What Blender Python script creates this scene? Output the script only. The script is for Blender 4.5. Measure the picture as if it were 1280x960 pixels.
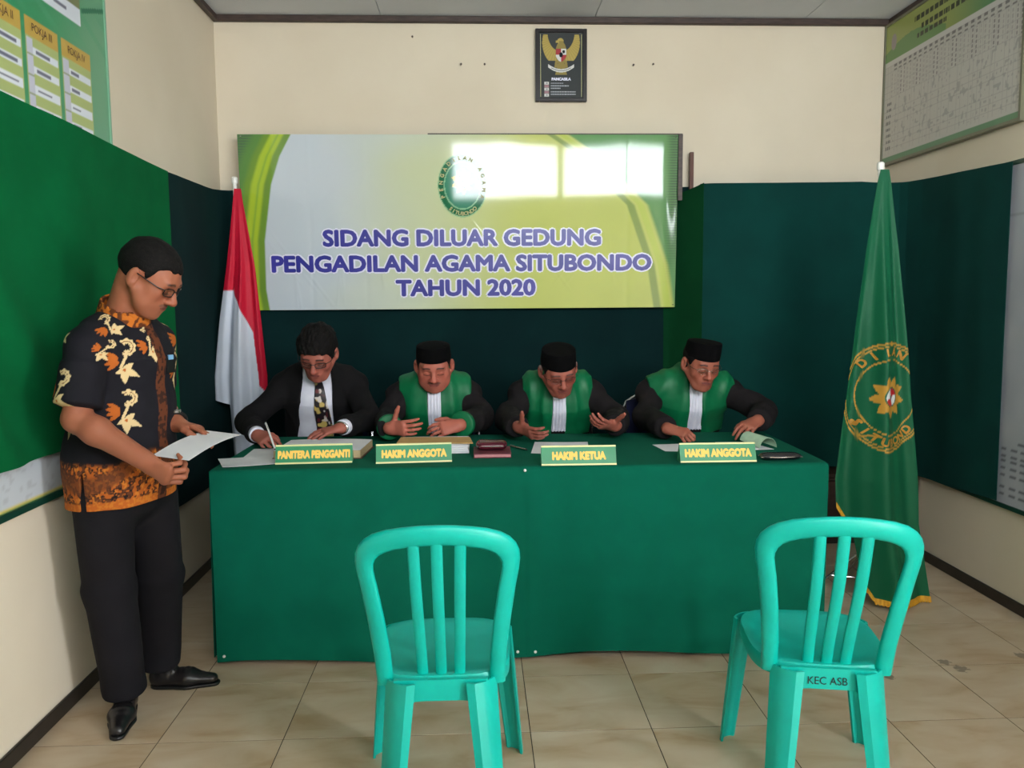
import bpy, math, random
import numpy as np
from mathutils import Matrix, Vector

for _o in list(bpy.data.objects):
    bpy.data.objects.remove(_o, do_unlink=True)
SC = bpy.context.scene
COL = SC.collection
random.seed(7)
rng = np.random.default_rng(11)

# ------------------------------------------------------------------ camera, sky, exposure
F_PX, PITCH, YAW, ROLL, EYE = 1027.5, 0.0991, 0.0427, -0.0075, 1.425
_cam = bpy.data.cameras.new('camera')
_cam.sensor_fit = 'HORIZONTAL'
_cam.sensor_width = 36.0
_cam.lens = F_PX * 36.0 / 1280.0
_cam.clip_start = 0.02
CAM = bpy.data.objects.new('camera', _cam)
COL.objects.link(CAM)
_f = np.array([math.sin(YAW) * math.cos(PITCH), math.cos(YAW) * math.cos(PITCH), -math.sin(PITCH)])
_r = np.array([math.cos(YAW), -math.sin(YAW), 0.0])
_u = np.cross(_r, _f)
_r2 = math.cos(ROLL) * _r + math.sin(ROLL) * _u
_u2 = -math.sin(ROLL) * _r + math.cos(ROLL) * _u
CAM.matrix_world = Matrix(((_r2[0], _u2[0], -_f[0], 0), (_r2[1], _u2[1], -_f[1], 0), (_r2[2], _u2[2], -_f[2], EYE), (0, 0, 0, 1)))
SC.camera = CAM

W = bpy.data.worlds.new('overcast_sky')
SC.world = W
W.use_nodes = True
_bg = W.node_tree.nodes['Background']
_bg.inputs['Color'].default_value = (0.93, 0.97, 1.0, 1)
_bg.inputs['Strength'].default_value = 42.0

SC.view_settings.view_transform = 'Standard'
SC.view_settings.look = 'None'
SC.view_settings.exposure = 0.0
SC.view_settings.gamma = 1.0
SC.view_settings.use_curve_mapping = False

# room measures (metres): X right, Y away from the camera, Z up
XL, XR, YB, YF, ZC = -1.463, 2.443, 4.887, -0.6, 3.046
WINDOWS = ((-0.31, 1.0), (1.07, 2.41))     # x ranges of the two high windows behind the camera
WZ0, WZ1 = 2.11, 2.74
DY0, DY1, DZ1 = -0.52, 0.22, 2.10             # open doorway in the right wall, beside the camera

def portal(x0, x1):
    l = bpy.data.lights.new('window_daylight', 'AREA')
    l.shape = 'RECTANGLE'
    l.size, l.size_y = x1 - x0, WZ1 - WZ0
    l.cycles.is_portal = True
    o = bpy.data.objects.new('window_daylight', l)
    COL.objects.link(o)
    o.location = ((x0 + x1) / 2, YF - 0.02, (WZ0 + WZ1) / 2)
    o.rotation_euler = (math.radians(90), 0, 0)
for _w in WINDOWS:
    portal(*_w)
_dl = bpy.data.lights.new('door_daylight', 'AREA'); _dl.shape = 'RECTANGLE'; _dl.size, _dl.size_y = DZ1, DY1 - DY0; _dl.cycles.is_portal = True
_do = bpy.data.objects.new('door_daylight', _dl); COL.objects.link(_do)
_do.location = (XR + .02, (DY0 + DY1) / 2, DZ1 / 2); _do.rotation_euler = (0, math.radians(90), 0)

# ------------------------------------------------------------------ materials
def lin(c):
    c = np.asarray(c, float) / 255.0
    return np.where(c <= 0.04045, c / 12.92, ((c + 0.055) / 1.055) ** 2.4)

def rgba(c):
    return tuple(lin(c)) + (1.0,)

def _base(name):
    m = bpy.data.materials.new(name)
    m.use_nodes = True
    nt = m.node_tree
    return m, nt, nt.nodes['Principled BSDF']

def _bump(nt, b, scale, strength, dist=0.002, stretch=None, detail=4.0):
    tc = nt.nodes.new('ShaderNodeTexCoord')
    n = nt.nodes.new('ShaderNodeTexNoise')
    n.inputs['Scale'].default_value = scale
    n.inputs['Detail'].default_value = detail
    if stretch:
        mp = nt.nodes.new('ShaderNodeMapping')
        mp.inputs['Scale'].default_value = stretch
        nt.links.new(tc.outputs['Object'], mp.inputs['Vector'])
        nt.links.new(mp.outputs['Vector'], n.inputs['Vector'])
    else:
        nt.links.new(tc.outputs['Object'], n.inputs['Vector'])
    bp = nt.nodes.new('ShaderNodeBump')
    bp.inputs['Strength'].default_value = strength
    bp.inputs['Distance'].default_value = dist
    nt.links.new(n.outputs['Fac'], bp.inputs['Height'])
    nt.links.new(bp.outputs['Normal'], b.inputs['Normal'])
    return n

def mat(name, c, rough=0.6, c2=None, scale=6.0, stretch=None, bump=None, metal=0.0, spec=0.5, coat=0.0, sheen=0.0, trans=0.0, lo=0.35, hi=0.65):
    """plain principled material with a noise mix between two colours of the thing"""
    m, nt, b = _base(name)
    b.inputs['Base Color'].default_value = rgba(c)
    b.inputs['Roughness'].default_value = rough
    b.inputs['Metallic'].default_value = metal
    b.inputs['Specular IOR Level'].default_value = spec
    b.inputs['Coat Weight'].default_value = coat
    b.inputs['Sheen Weight'].default_value = sheen
    b.inputs['Transmission Weight'].default_value = trans
    if c2 is not None:
        tc = nt.nodes.new('ShaderNodeTexCoord')
        n = nt.nodes.new('ShaderNodeTexNoise')
        n.inputs['Scale'].default_value = scale
        n.inputs['Detail'].default_value = 6.0
        mp = nt.nodes.new('ShaderNodeMapping')
        mp.inputs['Scale'].default_value = stretch or (1, 1, 1)
        nt.links.new(tc.outputs['Object'], mp.inputs['Vector'])
        nt.links.new(mp.outputs['Vector'], n.inputs['Vector'])
        r = nt.nodes.new('ShaderNodeValToRGB')
        r.color_ramp.elements[0].position = lo
        r.color_ramp.elements[1].position = hi
        r.color_ramp.elements[0].color = rgba(c)
        r.color_ramp.elements[1].color = rgba(c2)
        nt.links.new(n.outputs['Fac'], r.inputs['Fac'])
        nt.links.new(r.outputs['Color'], b.inputs['Base Color'])
    if bump:
        _bump(nt, b, *bump)
    return m

def colmat(name, rough=0.6, bump=None, spec=0.5, coat=0.0, sheen=0.0, coat_rough=0.1, sss=0.0):
    """principled material that takes its printed or dyed colour from the 'Col' attribute, with slight noise"""
    m, nt, b = _base(name)
    a = nt.nodes.new('ShaderNodeAttribute')
    a.attribute_name = 'Col'
    nt.links.new(a.outputs['Color'], b.inputs['Base Color'])
    b.inputs['Roughness'].default_value = rough
    b.inputs['Specular IOR Level'].default_value = spec
    b.inputs['Coat Weight'].default_value = coat
    b.inputs['Coat Roughness'].default_value = coat_rough
    b.inputs['Sheen Weight'].default_value = sheen
    if sss:
        b.inputs['Subsurface Weight'].default_value = sss
        b.inputs['Subsurface Radius'].default_value = (0.012, 0.004, 0.002)
        b.inputs['Subsurface Scale'].default_value = 0.5
    if bump:
        _bump(nt, b, *bump)
    return m

M = {}
M['wall'] = mat('cream_wall_paint', (222, 211, 191), 0.75, (216, 204, 183), 1.7, bump=(30, 0.12, 0.003))
M['ceiling'] = mat('white_ceiling_board', (208, 213, 220), 0.8, (200, 205, 212), 2.0)
M['trim'] = mat('dark_brown_wood_trim', (74, 58, 52), 0.5, (52, 40, 36), 14, (1, 1, 6))
M['base'] = mat('black_brown_skirting', (44, 38, 34), 0.35, (30, 27, 25), 20)
M['grout'] = mat('dark_grey_grout', (70, 58, 48), 0.9, (55, 46, 40), 30)
M['felt_green'] = mat('bright_green_felt', (3, 97, 53), 0.95, (2, 90, 48), 5, bump=(220, 0.25, 0.001), spec=0.1)
M['felt_dark'] = mat('dark_teal_felt', (9, 62, 58), 0.95, (8, 55, 52), 4, bump=(220, 0.25, 0.001), spec=0.15)
M['felt_shaded'] = mat('shaded_teal_felt', (7, 40, 41), 0.95, (6, 35, 37), 4, bump=(220, 0.25, 0.001), spec=0.15)  # darker copy of the dark teal felt, with the dimmer light in its colour
M['cloth'] = mat('green_table_felt', (0, 95, 74), 0.95, (0, 90, 70), 7, bump=(260, 0.25, 0.001), spec=0.15)
M['chair'] = mat('turquoise_plastic', (0, 176, 163), 0.38, (0, 168, 155), 9, bump=(160, 0.08, 0.001), spec=0.4)
M['ink'] = mat('black_marker_ink', (14, 22, 24), 0.6)
M['white_plastic'] = mat('white_plastic', (232, 232, 228), 0.35)
M['chrome'] = mat('chrome_tube', (200, 200, 202), 0.22, metal=1.0)
M['brown_wood'] = mat('reddish_brown_wood', (96, 54, 40), 0.55, (74, 40, 30), 10, (6, 6, 0.6))
M['dark_wood'] = mat('dark_stained_wood', (60, 36, 28), 0.45, (44, 26, 20), 8, (1, 1, 6))
M['black_frame'] = mat('black_lacquer_frame', (26, 20, 22), 0.3)
M['navy'] = mat('navy_vinyl', (28, 36, 78), 0.5, (22, 28, 62), 12)
M['paper'] = mat('white_paper', (226, 226, 230), 0.8, (218, 218, 224), 9)
M['kraft'] = mat('brown_kraft_paper', (196, 158, 100), 0.75, (186, 146, 90), 12)
M['pages'] = mat('page_edges', (200, 178, 140), 0.85, (180, 156, 118), 60, (1, 1, 20))
M['card_cover'] = mat('dark_brown_cover', (92, 66, 50), 0.6)
M['maroon'] = mat('glossy_maroon_vinyl', (88, 22, 40), 0.22, (78, 18, 34), 10, coat=0.4)
M['maroon_box'] = mat('maroon_card', (112, 50, 62), 0.5, (100, 42, 54), 20)
M['black_gloss'] = mat('glossy_black_case', (20, 20, 26), 0.25, coat=0.5)
M['black_rubber'] = mat('black_plastic', (18, 18, 20), 0.45)
M['plate_green'] = mat('green_acrylic', (52, 142, 98), 0.3, (46, 132, 90), 8)
M['plate_edge'] = mat('cream_edge_strip', (226, 222, 160), 0.4)
M['plate_yellow'] = mat('yellow_vinyl_letters', (246, 200, 92), 0.5)
M['letter_blue'] = mat('navy_print', (42, 46, 142), 0.3, (62, 58, 160), 5)
M['letter_halo'] = mat('white_print', (226, 226, 246), 0.3)
M['gold'] = mat('gold_embroidery', (190, 138, 48), 0.55, (170, 118, 36), 60)
M['fringe'] = mat('yellow_gold_fringe', (214, 158, 32), 0.7, (190, 132, 22), 90, (1, 1, 0.1))
M['hair'] = mat('black_hair', (8, 6, 6), 0.8, (15, 11, 11), 90, spec=0.2, bump=(240, 0.7, 0.003, None, 3.0))
M['hair_grey'] = mat('black_and_grey_hair', (9, 7, 7), 0.8, (26, 22, 21), 110, spec=0.2, bump=(240, 0.7, 0.003, None, 3.0), lo=0.5, hi=0.75)
M['velvet'] = mat('black_velvet', (6, 6, 7), 0.95, (9, 8, 10), 40, spec=0.1)
M['robe'] = mat('black_robe_cloth', (23, 20, 22), 0.9, (30, 26, 28), 8, bump=(300, 0.2, 0.001), spec=0.2)
M['suit'] = mat('black_suit_wool', (15, 14, 16), 0.9, (19, 17, 19), 10, bump=(300, 0.2, 0.001), spec=0.2)
M['satin'] = mat('green_satin', (2, 106, 64), 0.5, (1, 94, 56), 6, spec=0.35)
M['white_cloth'] = mat('white_cotton', (222, 222, 236), 0.8, (212, 212, 228), 20)
M['trouser'] = mat('black_trouser_cloth', (20, 19, 24), 0.9, (25, 24, 29), 9, bump=(300, 0.2, 0.001), spec=0.2)
M['leather'] = mat('black_shoe_leather', (22, 20, 22), 0.28, (30, 28, 30), 12)
M['glass_frame'] = mat('dark_spectacle_frame', (30, 22, 22), 0.3)
M['silver'] = mat('silver_metal', (190, 188, 184), 0.25, metal=1.0)
M['skin'] = colmat('skin', 0.55, (90, 0.12, 0.002), 0.35, sss=0.08)
M['print_gloss'] = colmat('glossy_vinyl_banner_print', 0.06, None, 0.36)
M['print_board'] = colmat('board_print', 0.35, None, 0.4)
M['print_matte'] = colmat('dyed_cloth', 0.85, (260, 0.2, 0.001), 0.2)
M['flag_satin'] = colmat('flag_cloth', 0.6, (200, 0.15, 0.001), 0.3)
M['print_framed'] = colmat('print_behind_glass', 0.12, None, 0.5)

def thin_glass(name, tint, gloss=0.08):
    m = bpy.data.materials.new(name)
    m.use_nodes = True
    nt = m.node_tree
    nt.nodes.remove(nt.nodes['Principled BSDF'])
    t = nt.nodes.new('ShaderNodeBsdfTransparent')
    t.inputs['Color'].default_value = tint
    g = nt.nodes.new('ShaderNodeBsdfGlossy')
    g.inputs['Roughness'].default_value = 0.03
    mx = nt.nodes.new('ShaderNodeMixShader')
    mx.inputs['Fac'].default_value = gloss
    nt.links.new(t.outputs[0], mx.inputs[1])
    nt.links.new(g.outputs[0], mx.inputs[2])
    nt.links.new(mx.outputs[0], nt.nodes['Material Output'].inputs['Surface'])
    return m
M['pane'] = thin_glass('clear_window_glass', (0.97, 0.98, 0.98, 1), 0.04)
M['lens'] = thin_glass('spectacle_lens', (0.86, 0.88, 0.88, 1), 0.10)

def tile_material():
    m, nt, b = _base('beige_travertine_tile')
    L = nt.links.new
    tc = nt.nodes.new('ShaderNodeNewGeometry')
    oi = nt.nodes.new('ShaderNodeObjectInfo')
    off = nt.nodes.new('ShaderNodeVectorMath'); off.operation = 'SCALE'
    comb = nt.nodes.new('ShaderNodeCombineXYZ')
    L(oi.outputs['Random'], comb.inputs[0]); L(oi.outputs['Random'], comb.inputs[1])
    L(comb.outputs[0], off.inputs[0]); off.inputs['Scale'].default_value = 37.0
    add = nt.nodes.new('ShaderNodeVectorMath'); add.operation = 'ADD'
    L(tc.outputs['Position'], add.inputs[0]); L(off.outputs[0], add.inputs[1])
    mp = nt.nodes.new('ShaderNodeMapping'); mp.inputs['Scale'].default_value = (2.4, 5.0, 1)
    L(add.outputs[0], mp.inputs['Vector'])
    n = nt.nodes.new('ShaderNodeTexNoise'); n.inputs['Scale'].default_value = 1.6; n.inputs['Detail'].default_value = 7; n.inputs['Distortion'].default_value = 0.6
    L(mp.outputs[0], n.inputs['Vector'])
    r = nt.nodes.new('ShaderNodeValToRGB')
    e = r.color_ramp.elements
    e[0].position = 0.30; e[0].color = rgba((178, 152, 120))
    e[1].position = 0.72; e[1].color = rgba((206, 192, 170))
    x = e.new(0.46); x.color = rgba((194, 174, 147))
    L(n.outputs['Fac'], r.inputs['Fac'])
    # old dark stains with their own places on the floor
    last = r.outputs['Color']
    ns = nt.nodes.new('ShaderNodeTexNoise'); ns.inputs['Scale'].default_value = 60; ns.inputs['Detail'].default_value = 3
    L(tc.outputs['Position'], ns.inputs['Vector'])
    for (sx, sy, rad) in ((1.83, 3.04, .05), (1.86, 2.98, .06), (2.17, 3.08, .06), (1.55, 2.93, .045)):
        d = nt.nodes.new('ShaderNodeVectorMath'); d.operation = 'DISTANCE'
        d.inputs[1].default_value = (sx, sy, 0)
        L(tc.outputs['Position'], d.inputs[0])
        mr = nt.nodes.new('ShaderNodeMapRange'); mr.inputs['From Min'].default_value = rad; mr.inputs['From Max'].default_value = 0.0
        L(d.outputs['Value'], mr.inputs['Value'])
        mu = nt.nodes.new('ShaderNodeMath'); mu.operation = 'MULTIPLY'
        L(mr.outputs[0], mu.inputs[0]); L(ns.outputs['Fac'], mu.inputs[1])
        gt = nt.nodes.new('ShaderNodeMapRange'); gt.inputs['From Min'].default_value = 0.24; gt.inputs['From Max'].default_value = 0.32; gt.inputs['To Max'].default_value = 0.6
        L(mu.outputs[0], gt.inputs['Value'])
        mx = nt.nodes.new('ShaderNodeMix'); mx.data_type = 'RGBA'
        L(gt.outputs[0], mx.inputs['Factor']); L(last, mx.inputs['A']); mx.inputs['B'].default_value = rgba((58, 46, 40))
        last = mx.outputs['Result']
    L(last, b.inputs['Base Color'])
    b.inputs['Roughness'].default_value = 0.32
    b.inputs['Specular IOR Level'].default_value = 0.4
    return m
M['tile'] = tile_material()

# ------------------------------------------------------------------ mesh helpers
def raw_mesh(name, V, F, cols=None, smooth=False, sharp=None):
    me = bpy.data.meshes.new(name)
    V = np.asarray(V, np.float32)
    if isinstance(F, np.ndarray):
        k = F.shape[1]
        me.vertices.add(len(V)); me.vertices.foreach_set('co', V.ravel())
        me.loops.add(F.size); me.loops.foreach_set('vertex_index', F.astype(np.int32).ravel())
        me.polygons.add(len(F)); me.polygons.foreach_set('loop_start', np.arange(0, F.size, k, dtype=np.int32))
        me.update(calc_edges=True)
    else:
        me.from_pydata([tuple(map(float, v)) for v in V], [], [tuple(int(i) for i in f) for f in F])
        me.update()
    if cols is not None:
        at = me.attributes.new('Col', 'FLOAT_COLOR', 'POINT')
        c = np.ones((len(V), 4), np.float32); c[:, :3] = cols
        at.data.foreach_set('color', c.ravel())
    if smooth:
        me.shade_smooth()
        if sharp:
            me.set_sharp_from_angle(angle=math.radians(sharp))
    return me

def link(name, me, material, parent=None, loc=None):
    o = bpy.data.objects.new(name, me)
    COL.objects.link(o)
    if material is not None and me is not None and not me.materials:
        me.materials.append(material)
    if parent is not None:
        o.parent = parent
    if loc is not None:
        o.location = loc
    return o

def tag(o, label, cat, group=None, kind=None):
    if label: o['label'] = label
    if cat: o['category'] = cat
    if group: o['group'] = group
    if kind: o['kind'] = kind
    return o

def thing(name, label, cat, loc=(0, 0, 0), rotz=0.0, group=None):
    o = bpy.data.objects.new(name, None)
    o.empty_display_size = 0.1
    COL.objects.link(o)
    o.location = loc
    o.rotation_euler = (0, 0, rotz)
    return tag(o, label, cat, group)

class MB:
    """collects verts and faces of one mesh"""
    def __init__(s): s.V, s.F = [], []
    def add(s, V, F):
        n = len(s.V); s.V += [tuple(v) for v in V]; s.F += [tuple(i + n for i in f) for f in F]; return s
    def box(s, a, b, bev=0.0):
        x0, y0, z0 = a; x1, y1, z1 = b
        if bev <= 0:
            return s.add([(x0, y0, z0), (x1, y0, z0), (x1, y1, z0), (x0, y1, z0), (x0, y0, z1), (x1, y0, z1), (x1, y1, z1), (x0, y1, z1)],
                         [(0, 3, 2, 1), (4, 5, 6, 7), (0, 1, 5, 4), (1, 2, 6, 5), (2, 3, 7, 6), (3, 0, 4, 7)])
        e = bev
        def ring(z, i): return [(x0 + i, y0 + i, z), (x1 - i, y0 + i, z), (x1 - i, y1 - i, z), (x0 + i, y1 - i, z)]
        rings = [ring(z0, e), ring(z0 + e, 0), ring(z1 - e, 0), ring(z1, e)]
        V = sum(rings, []); F = [(3, 2, 1, 0), (12, 13, 14, 15)]
        for k in range(3):
            for i in range(4):
                j = (i + 1) % 4
                F.append((k * 4 + i, k * 4 + j, k * 4 + 4 + j, k * 4 + 4 + i))
        return s.add(V, F)
    def obox(s, c, ux, uy, uz, hx, hy, hz):
        c, ux, uy, uz = (np.asarray(q, float) for q in (c, ux, uy, uz))
        V = [c + ux * hx * i + uy * hy * j + uz * hz * k for k in (-1, 1) for (i, j) in ((-1, -1), (1, -1), (1, 1), (-1, 1))]
        return s.add(V, [(0, 3, 2, 1), (4, 5, 6, 7), (0, 1, 5, 4), (1, 2, 6, 5), (2, 3, 7, 6), (3, 0, 4, 7)])
    def tube(s, pts, r, n=8, closed=False):
        pts = [np.asarray(p, float) for p in pts]
        m = len(pts)
        rr = r if hasattr(r, '__len__') else [r] * m
        V, F = [], []
        prev = None
        for i, p in enumerate(pts):
            a = pts[(i - 1) % m] if (closed or i > 0) else p
            b = pts[(i + 1) % m] if (closed or i < m - 1) else p
            t = b - a; t = t / (np.linalg.norm(t) + 1e-9)
            if prev is None:
                q = np.array([0, 0, 1.0]) if abs(t[2]) < 0.9 else np.array([1.0, 0, 0])
            else:
                q = prev
            u = q - t * (q @ t); u /= np.linalg.norm(u) + 1e-9
            w = np.cross(t, u); prev = u
            for k in range(n):
                an = 2 * math.pi * k / n
                V.append(p + rr[i] * (math.cos(an) * u + math.sin(an) * w))
        for i in range(m if closed else m - 1):
            i2 = (i + 1) % m
            for k in range(n):
                k2 = (k + 1) % n
                F.append((i * n + k, i * n + k2, i2 * n + k2, i2 * n + k))
        if not closed:
            F.append(tuple(range(n - 1, -1, -1))); F.append(tuple(range((m - 1) * n, m * n)))
        return s.add(V, F)
    def lathe(s, prof, c=(0, 0, 0), n=20, sx=1.0, sy=1.0):
        V, F = [], []
        for r, z in prof:
            for k in range(n):
                a = 2 * math.pi * k / n
                V.append((c[0] + r * sx * math.cos(a), c[1] + r * sy * math.sin(a), c[2] + z))
        for i in range(len(prof) - 1):
            for k in range(n):
                k2 = (k + 1) % n
                F.append((i * n + k, i * n + k2, (i + 1) * n + k2, (i + 1) * n + k))
        F.append(tuple(range(n - 1, -1, -1))); F.append(tuple(range((len(prof) - 1) * n, len(prof) * n)))
        return s.add(V, F)
    def prism(s, poly, axis_vec, origin=(0, 0, 0), u=(1, 0, 0), v=(0, 0, 1)):
        """extrude polygon given in (u,v) along axis_vec"""
        o, u, v, w = (np.asarray(q, float) for q in (origin, u, v, axis_vec))
        n = len(poly)
        V = [o + u * a + v * b for a, b in poly] + [o + u * a + v * b + w for a, b in poly]
        F = [tuple(range(n - 1, -1, -1)), tuple(range(n, 2 * n))] + [(i, (i + 1) % n, n + (i + 1) % n, n + i) for i in range(n)]
        return s.add(V, F)
    def build(s, name, material, parent=None, smooth=False, sharp=40, loc=None):
        V = np.array(s.V, float)
        if loc is not None: V = V - np.asarray(loc, float)
        return link(name, raw_mesh(name, V, s.F, None, smooth, sharp), material, parent, loc)

def grid_faces(nu, nv):
    i = np.arange((nu - 1) * (nv - 1)); a = (i // (nv - 1)) * nv + i % (nv - 1)
    return np.stack([a, a + nv, a + nv + 1, a + 1], 1)

def vnoise(P, scale, seed=0):
    """cheap value noise in 0..1 for arrays of points (N,3)"""
    p = np.asarray(P, np.float64) * scale + seed * 17.31
    i = np.floor(p).astype(np.int64); f = p - i; f = f * f * (3 - 2 * f)
    def h(a, b, c):
        n = (a * 374761393 + b * 668265263 + c * 2147483647 + seed * 974711) & 0xffffffff
        n = ((n ^ (n >> 13)) * 1274126177) & 0xffffffff
        n = n ^ (n >> 16)
        return (n & 0xffff) / 65535.0
    r = 0.0
    for dx in (0, 1):
        for dy in (0, 1):
            for dz in (0, 1):
                w = (f[:, 0] if dx else 1 - f[:, 0]) * (f[:, 1] if dy else 1 - f[:, 1]) * (f[:, 2] if dz else 1 - f[:, 2])
                r = r + w * h(i[:, 0] + dx, i[:, 1] + dy, i[:, 2] + dz)
    return r

def sm(x, a, b):
    t = np.clip((x - a) / (b - a), 0, 1)
    return t * t * (3 - 2 * t)

def mixc(base, c, w):
    w = np.clip(np.asarray(w), 0, 1)[:, None]
    return base * (1 - w) + np.asarray(c) * w

def slab(name, nu, nv, pos, thick, colfn=None, material=None, parent=None, loc=None, smooth=True, flat_back=False):
    """a sheet with real thickness: pos(u,v) -> (N,3) for u,v in 0..1; the back is set off along the normal"""
    u, v = np.meshgrid(np.linspace(0, 1, nu), np.linspace(0, 1, nv), indexing='ij')
    u, v = u.ravel(), v.ravel()
    P = pos(u, v)
    G = P.reshape(nu, nv, 3)
    N = np.cross(np.gradient(G, axis=0), np.gradient(G, axis=1)).reshape(-1, 3)
    N /= np.linalg.norm(N, axis=1)[:, None] + 1e-12
    F1 = grid_faces(nu, nv)
    n = nu * nv
    V = np.concatenate([P, P - N * thick]); F2 = F1[:, ::-1] + n
    e = []
    idx = np.arange(n).reshape(nu, nv)
    for a in (idx[:, 0], idx[::-1, -1], idx[0, ::-1], idx[-1, :]):
        e.append(np.stack([a[:-1], a[:-1] + n, a[1:] + n, a[1:]], 1))
    E = np.concatenate(e)[:, ::-1]
    if flat_back:
        loop = np.concatenate([idx[:-1, 0], idx[-1, :-1], idx[:0:-1, -1], idx[0, :0:-1]])
        m = len(loop); nx = np.roll(np.arange(m), -1)
        V = np.concatenate([P, P[loop] - N[loop] * thick])
        Fl = [tuple(q) for q in F1.tolist()] + [(int(loop[i]), int(n + i), int(n + nx[i]), int(loop[nx[i]])) for i in range(m)] + [tuple(range(n + m - 1, n - 1, -1))]
        C = None
        if colfn is not None:
            c = colfn(u, v, P); C = np.concatenate([c, c[loop]])
        if loc is not None: V = V - np.asarray(loc, float)
        return link(name, raw_mesh(name, V, Fl, C, smooth, 50 if smooth else None), material, parent, loc)
    C = None
    if colfn is not None:
        c = colfn(u, v, P); C = np.concatenate([c, c])
    if loc is not None: V = V - np.asarray(loc, float)
    me = raw_mesh(name, V, np.concatenate([F1, F2, E]), C, smooth, 50 if smooth else None)
    return link(name, me, material, parent, loc)

_textcache = {}
def text_geo(body, size=1.0, offset=0.0, spacing=1.0, bold=0.0):
    """flat lettering as vertices and faces, centred on x, baseline y=0; scaled so that cap height = size"""
    key = (body, round(offset, 4), spacing)
    if key not in _textcache:
        cu = bpy.data.curves.new('lettering', 'FONT')
        cu.body = body; cu.size = 1.0; cu.offset = offset; cu.space_character = spacing
        cu.align_x = 'CENTER'; cu.resolution_u = 3; cu.fill_mode = 'BOTH'
        o = bpy.data.objects.new('lettering', cu); COL.objects.link(o)
        dg = bpy.context.evaluated_depsgraph_get()
        me = bpy.data.meshes.new_from_object(o.evaluated_get(dg))
        V = np.zeros(len(me.vertices) * 3); me.vertices.foreach_get('co', V); V = V.reshape(-1, 3)
        F = [tuple(p.vertices) for p in me.polygons]
        bpy.data.objects.remove(o); bpy.data.curves.remove(cu); bpy.data.meshes.remove(me)
        _textcache[key] = (V, F)
    V, F = _textcache[key]
    V = V * size / 0.73
    if bold:
        Vs, Fs = [], []
        for k in range(9):
            a = k * math.pi / 4; r = bold * size * (0 if k == 8 else 1)
            Fs += [tuple(i + len(V) * k for i in f) for f in F]
            Vs.append(V + np.array([r * math.cos(a), r * math.sin(a), 1e-5 * k]))
        V, F = np.concatenate(Vs), Fs
    return V, F

def text_on(name, body, origin, ux, uy, size, material, parent, offset=0.02, lift=0.0006, width=None, loc=None, spacing=1.0, bold=0.0):
    V, F = text_geo(body, size, offset, spacing, bold)
    if width:
        w = V[:, 0].max() - V[:, 0].min(); V = V.copy(); V[:, 0] *= width / w
    ux, uy = np.asarray(ux, float), np.asarray(uy, float)
    n = np.cross(ux, uy)
    P = np.asarray(origin, float) + V[:, :1] * ux + V[:, 1:2] * uy + n * (lift + V[:, 2:3])
    if loc is not None: P = P - np.asarray(loc, float)
    return link(name, raw_mesh(name, P, F), material, parent)
# ================================================================== THE SETTING
def struct(o):
    o['kind'] = 'structure'
    return o

# floor: grout bed with single tiles
TP, TX0, TY0 = 0.4073, -1.0579, 2.6053
floor = struct(MB().box((XL - .1, YF - .1, -0.06), (XR + .1, YB + .1, -0.0015)).build('floor', M['grout']))
_tm = {}
def tile_mesh(w, d):
    k = (round(w, 4), round(d, 4))
    if k not in _tm:
        me = raw_mesh('tile', *(lambda m: (m.V, m.F))(MB().box((-w / 2, -d / 2, -0.0014), (w / 2, d / 2, 0.0), 0.0005)))
        me.materials.append(M['tile']); _tm[k] = me
    return _tm[k]
i0 = math.floor((XL - TX0) / TP); i1 = math.ceil((XR - TX0) / TP)
j0 = math.floor((YF - TY0) / TP); j1 = math.ceil((YB - TY0) / TP)
G = 0.0030
for i in range(i0, i1):
    for j in range(j0, j1):
        xa, xb = max(TX0 + i * TP, XL + .001), min(TX0 + (i + 1) * TP, XR - .001)
        ya, yb = max(TY0 + j * TP, YF + .001), min(TY0 + (j + 1) * TP, YB - .001)
        if xb - xa < .02 or yb - ya < .02: continue
        link('tile', tile_mesh(xb - xa - G, yb - ya - G), None, floor, ((xa + xb) / 2, (ya + yb) / 2, 0.0))

TH = 0.12
struct(MB().box((XL - TH, YB, -0.06), (XR + TH, YB + TH, ZC + .1)).build('wall_back', M['wall']))
struct(MB().box((XL - TH, YF, -0.06), (XL, YB, ZC + .1)).build('wall_left', M['wall']))
struct(MB().box((XR, YF, -0.06), (XR + TH, DY0, ZC + .1)).box((XR, DY1, -0.06), (XR + TH, YB, ZC + .1)).box((XR, DY0, DZ1), (XR + TH, DY1, ZC + .1)).build('wall_right', M['wall']))
_d1 = struct(bpy.data.objects.new('door_1', None)); COL.objects.link(_d1); _d1.location = (XR + TH / 2, (DY0 + DY1) / 2, 0)
_hw = (DY1 - DY0) / 2
for a, b in (((-.07, -_hw - .0, 0), (.07, -_hw + .04, DZ1)), ((-.07, _hw - .04, 0), (.07, _hw, DZ1)), ((-.07, -_hw + .04, DZ1 - .04), (.07, _hw - .04, DZ1))):
    MB().box(a, b, .004).build('door_jamb', M['trim'], _d1)
struct(MB().box((XL - 1, YF - TH - .8, 2.92), (XR + .9, YF - TH, 3.0)).box((XR + TH, YF - TH, 2.92), (XR + .9, YB, 3.0)).build('added_sky_blocker', M['trim']))  # unseen overhang, added to block the high sky over windows and doorway
struct(MB().box((XR + TH, -12, -.25), (XR + 12, 8, -.12)).box((XL - 12, -12, -.25), (XR + TH, YF - TH, -.12)).build('ground', mat('grey_concrete_yard', (150, 146, 138), .9, (136, 132, 124), 3)))
_wf = MB()
_xs = [XL - TH, WINDOWS[0][0], WINDOWS[0][1], WINDOWS[1][0], WINDOWS[1][1], XR + TH]
_wf.box((_xs[0], YF - TH, -0.06), (_xs[5], YF, WZ0)).box((_xs[0], YF - TH, WZ1), (_xs[5], YF, ZC + .1))
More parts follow.
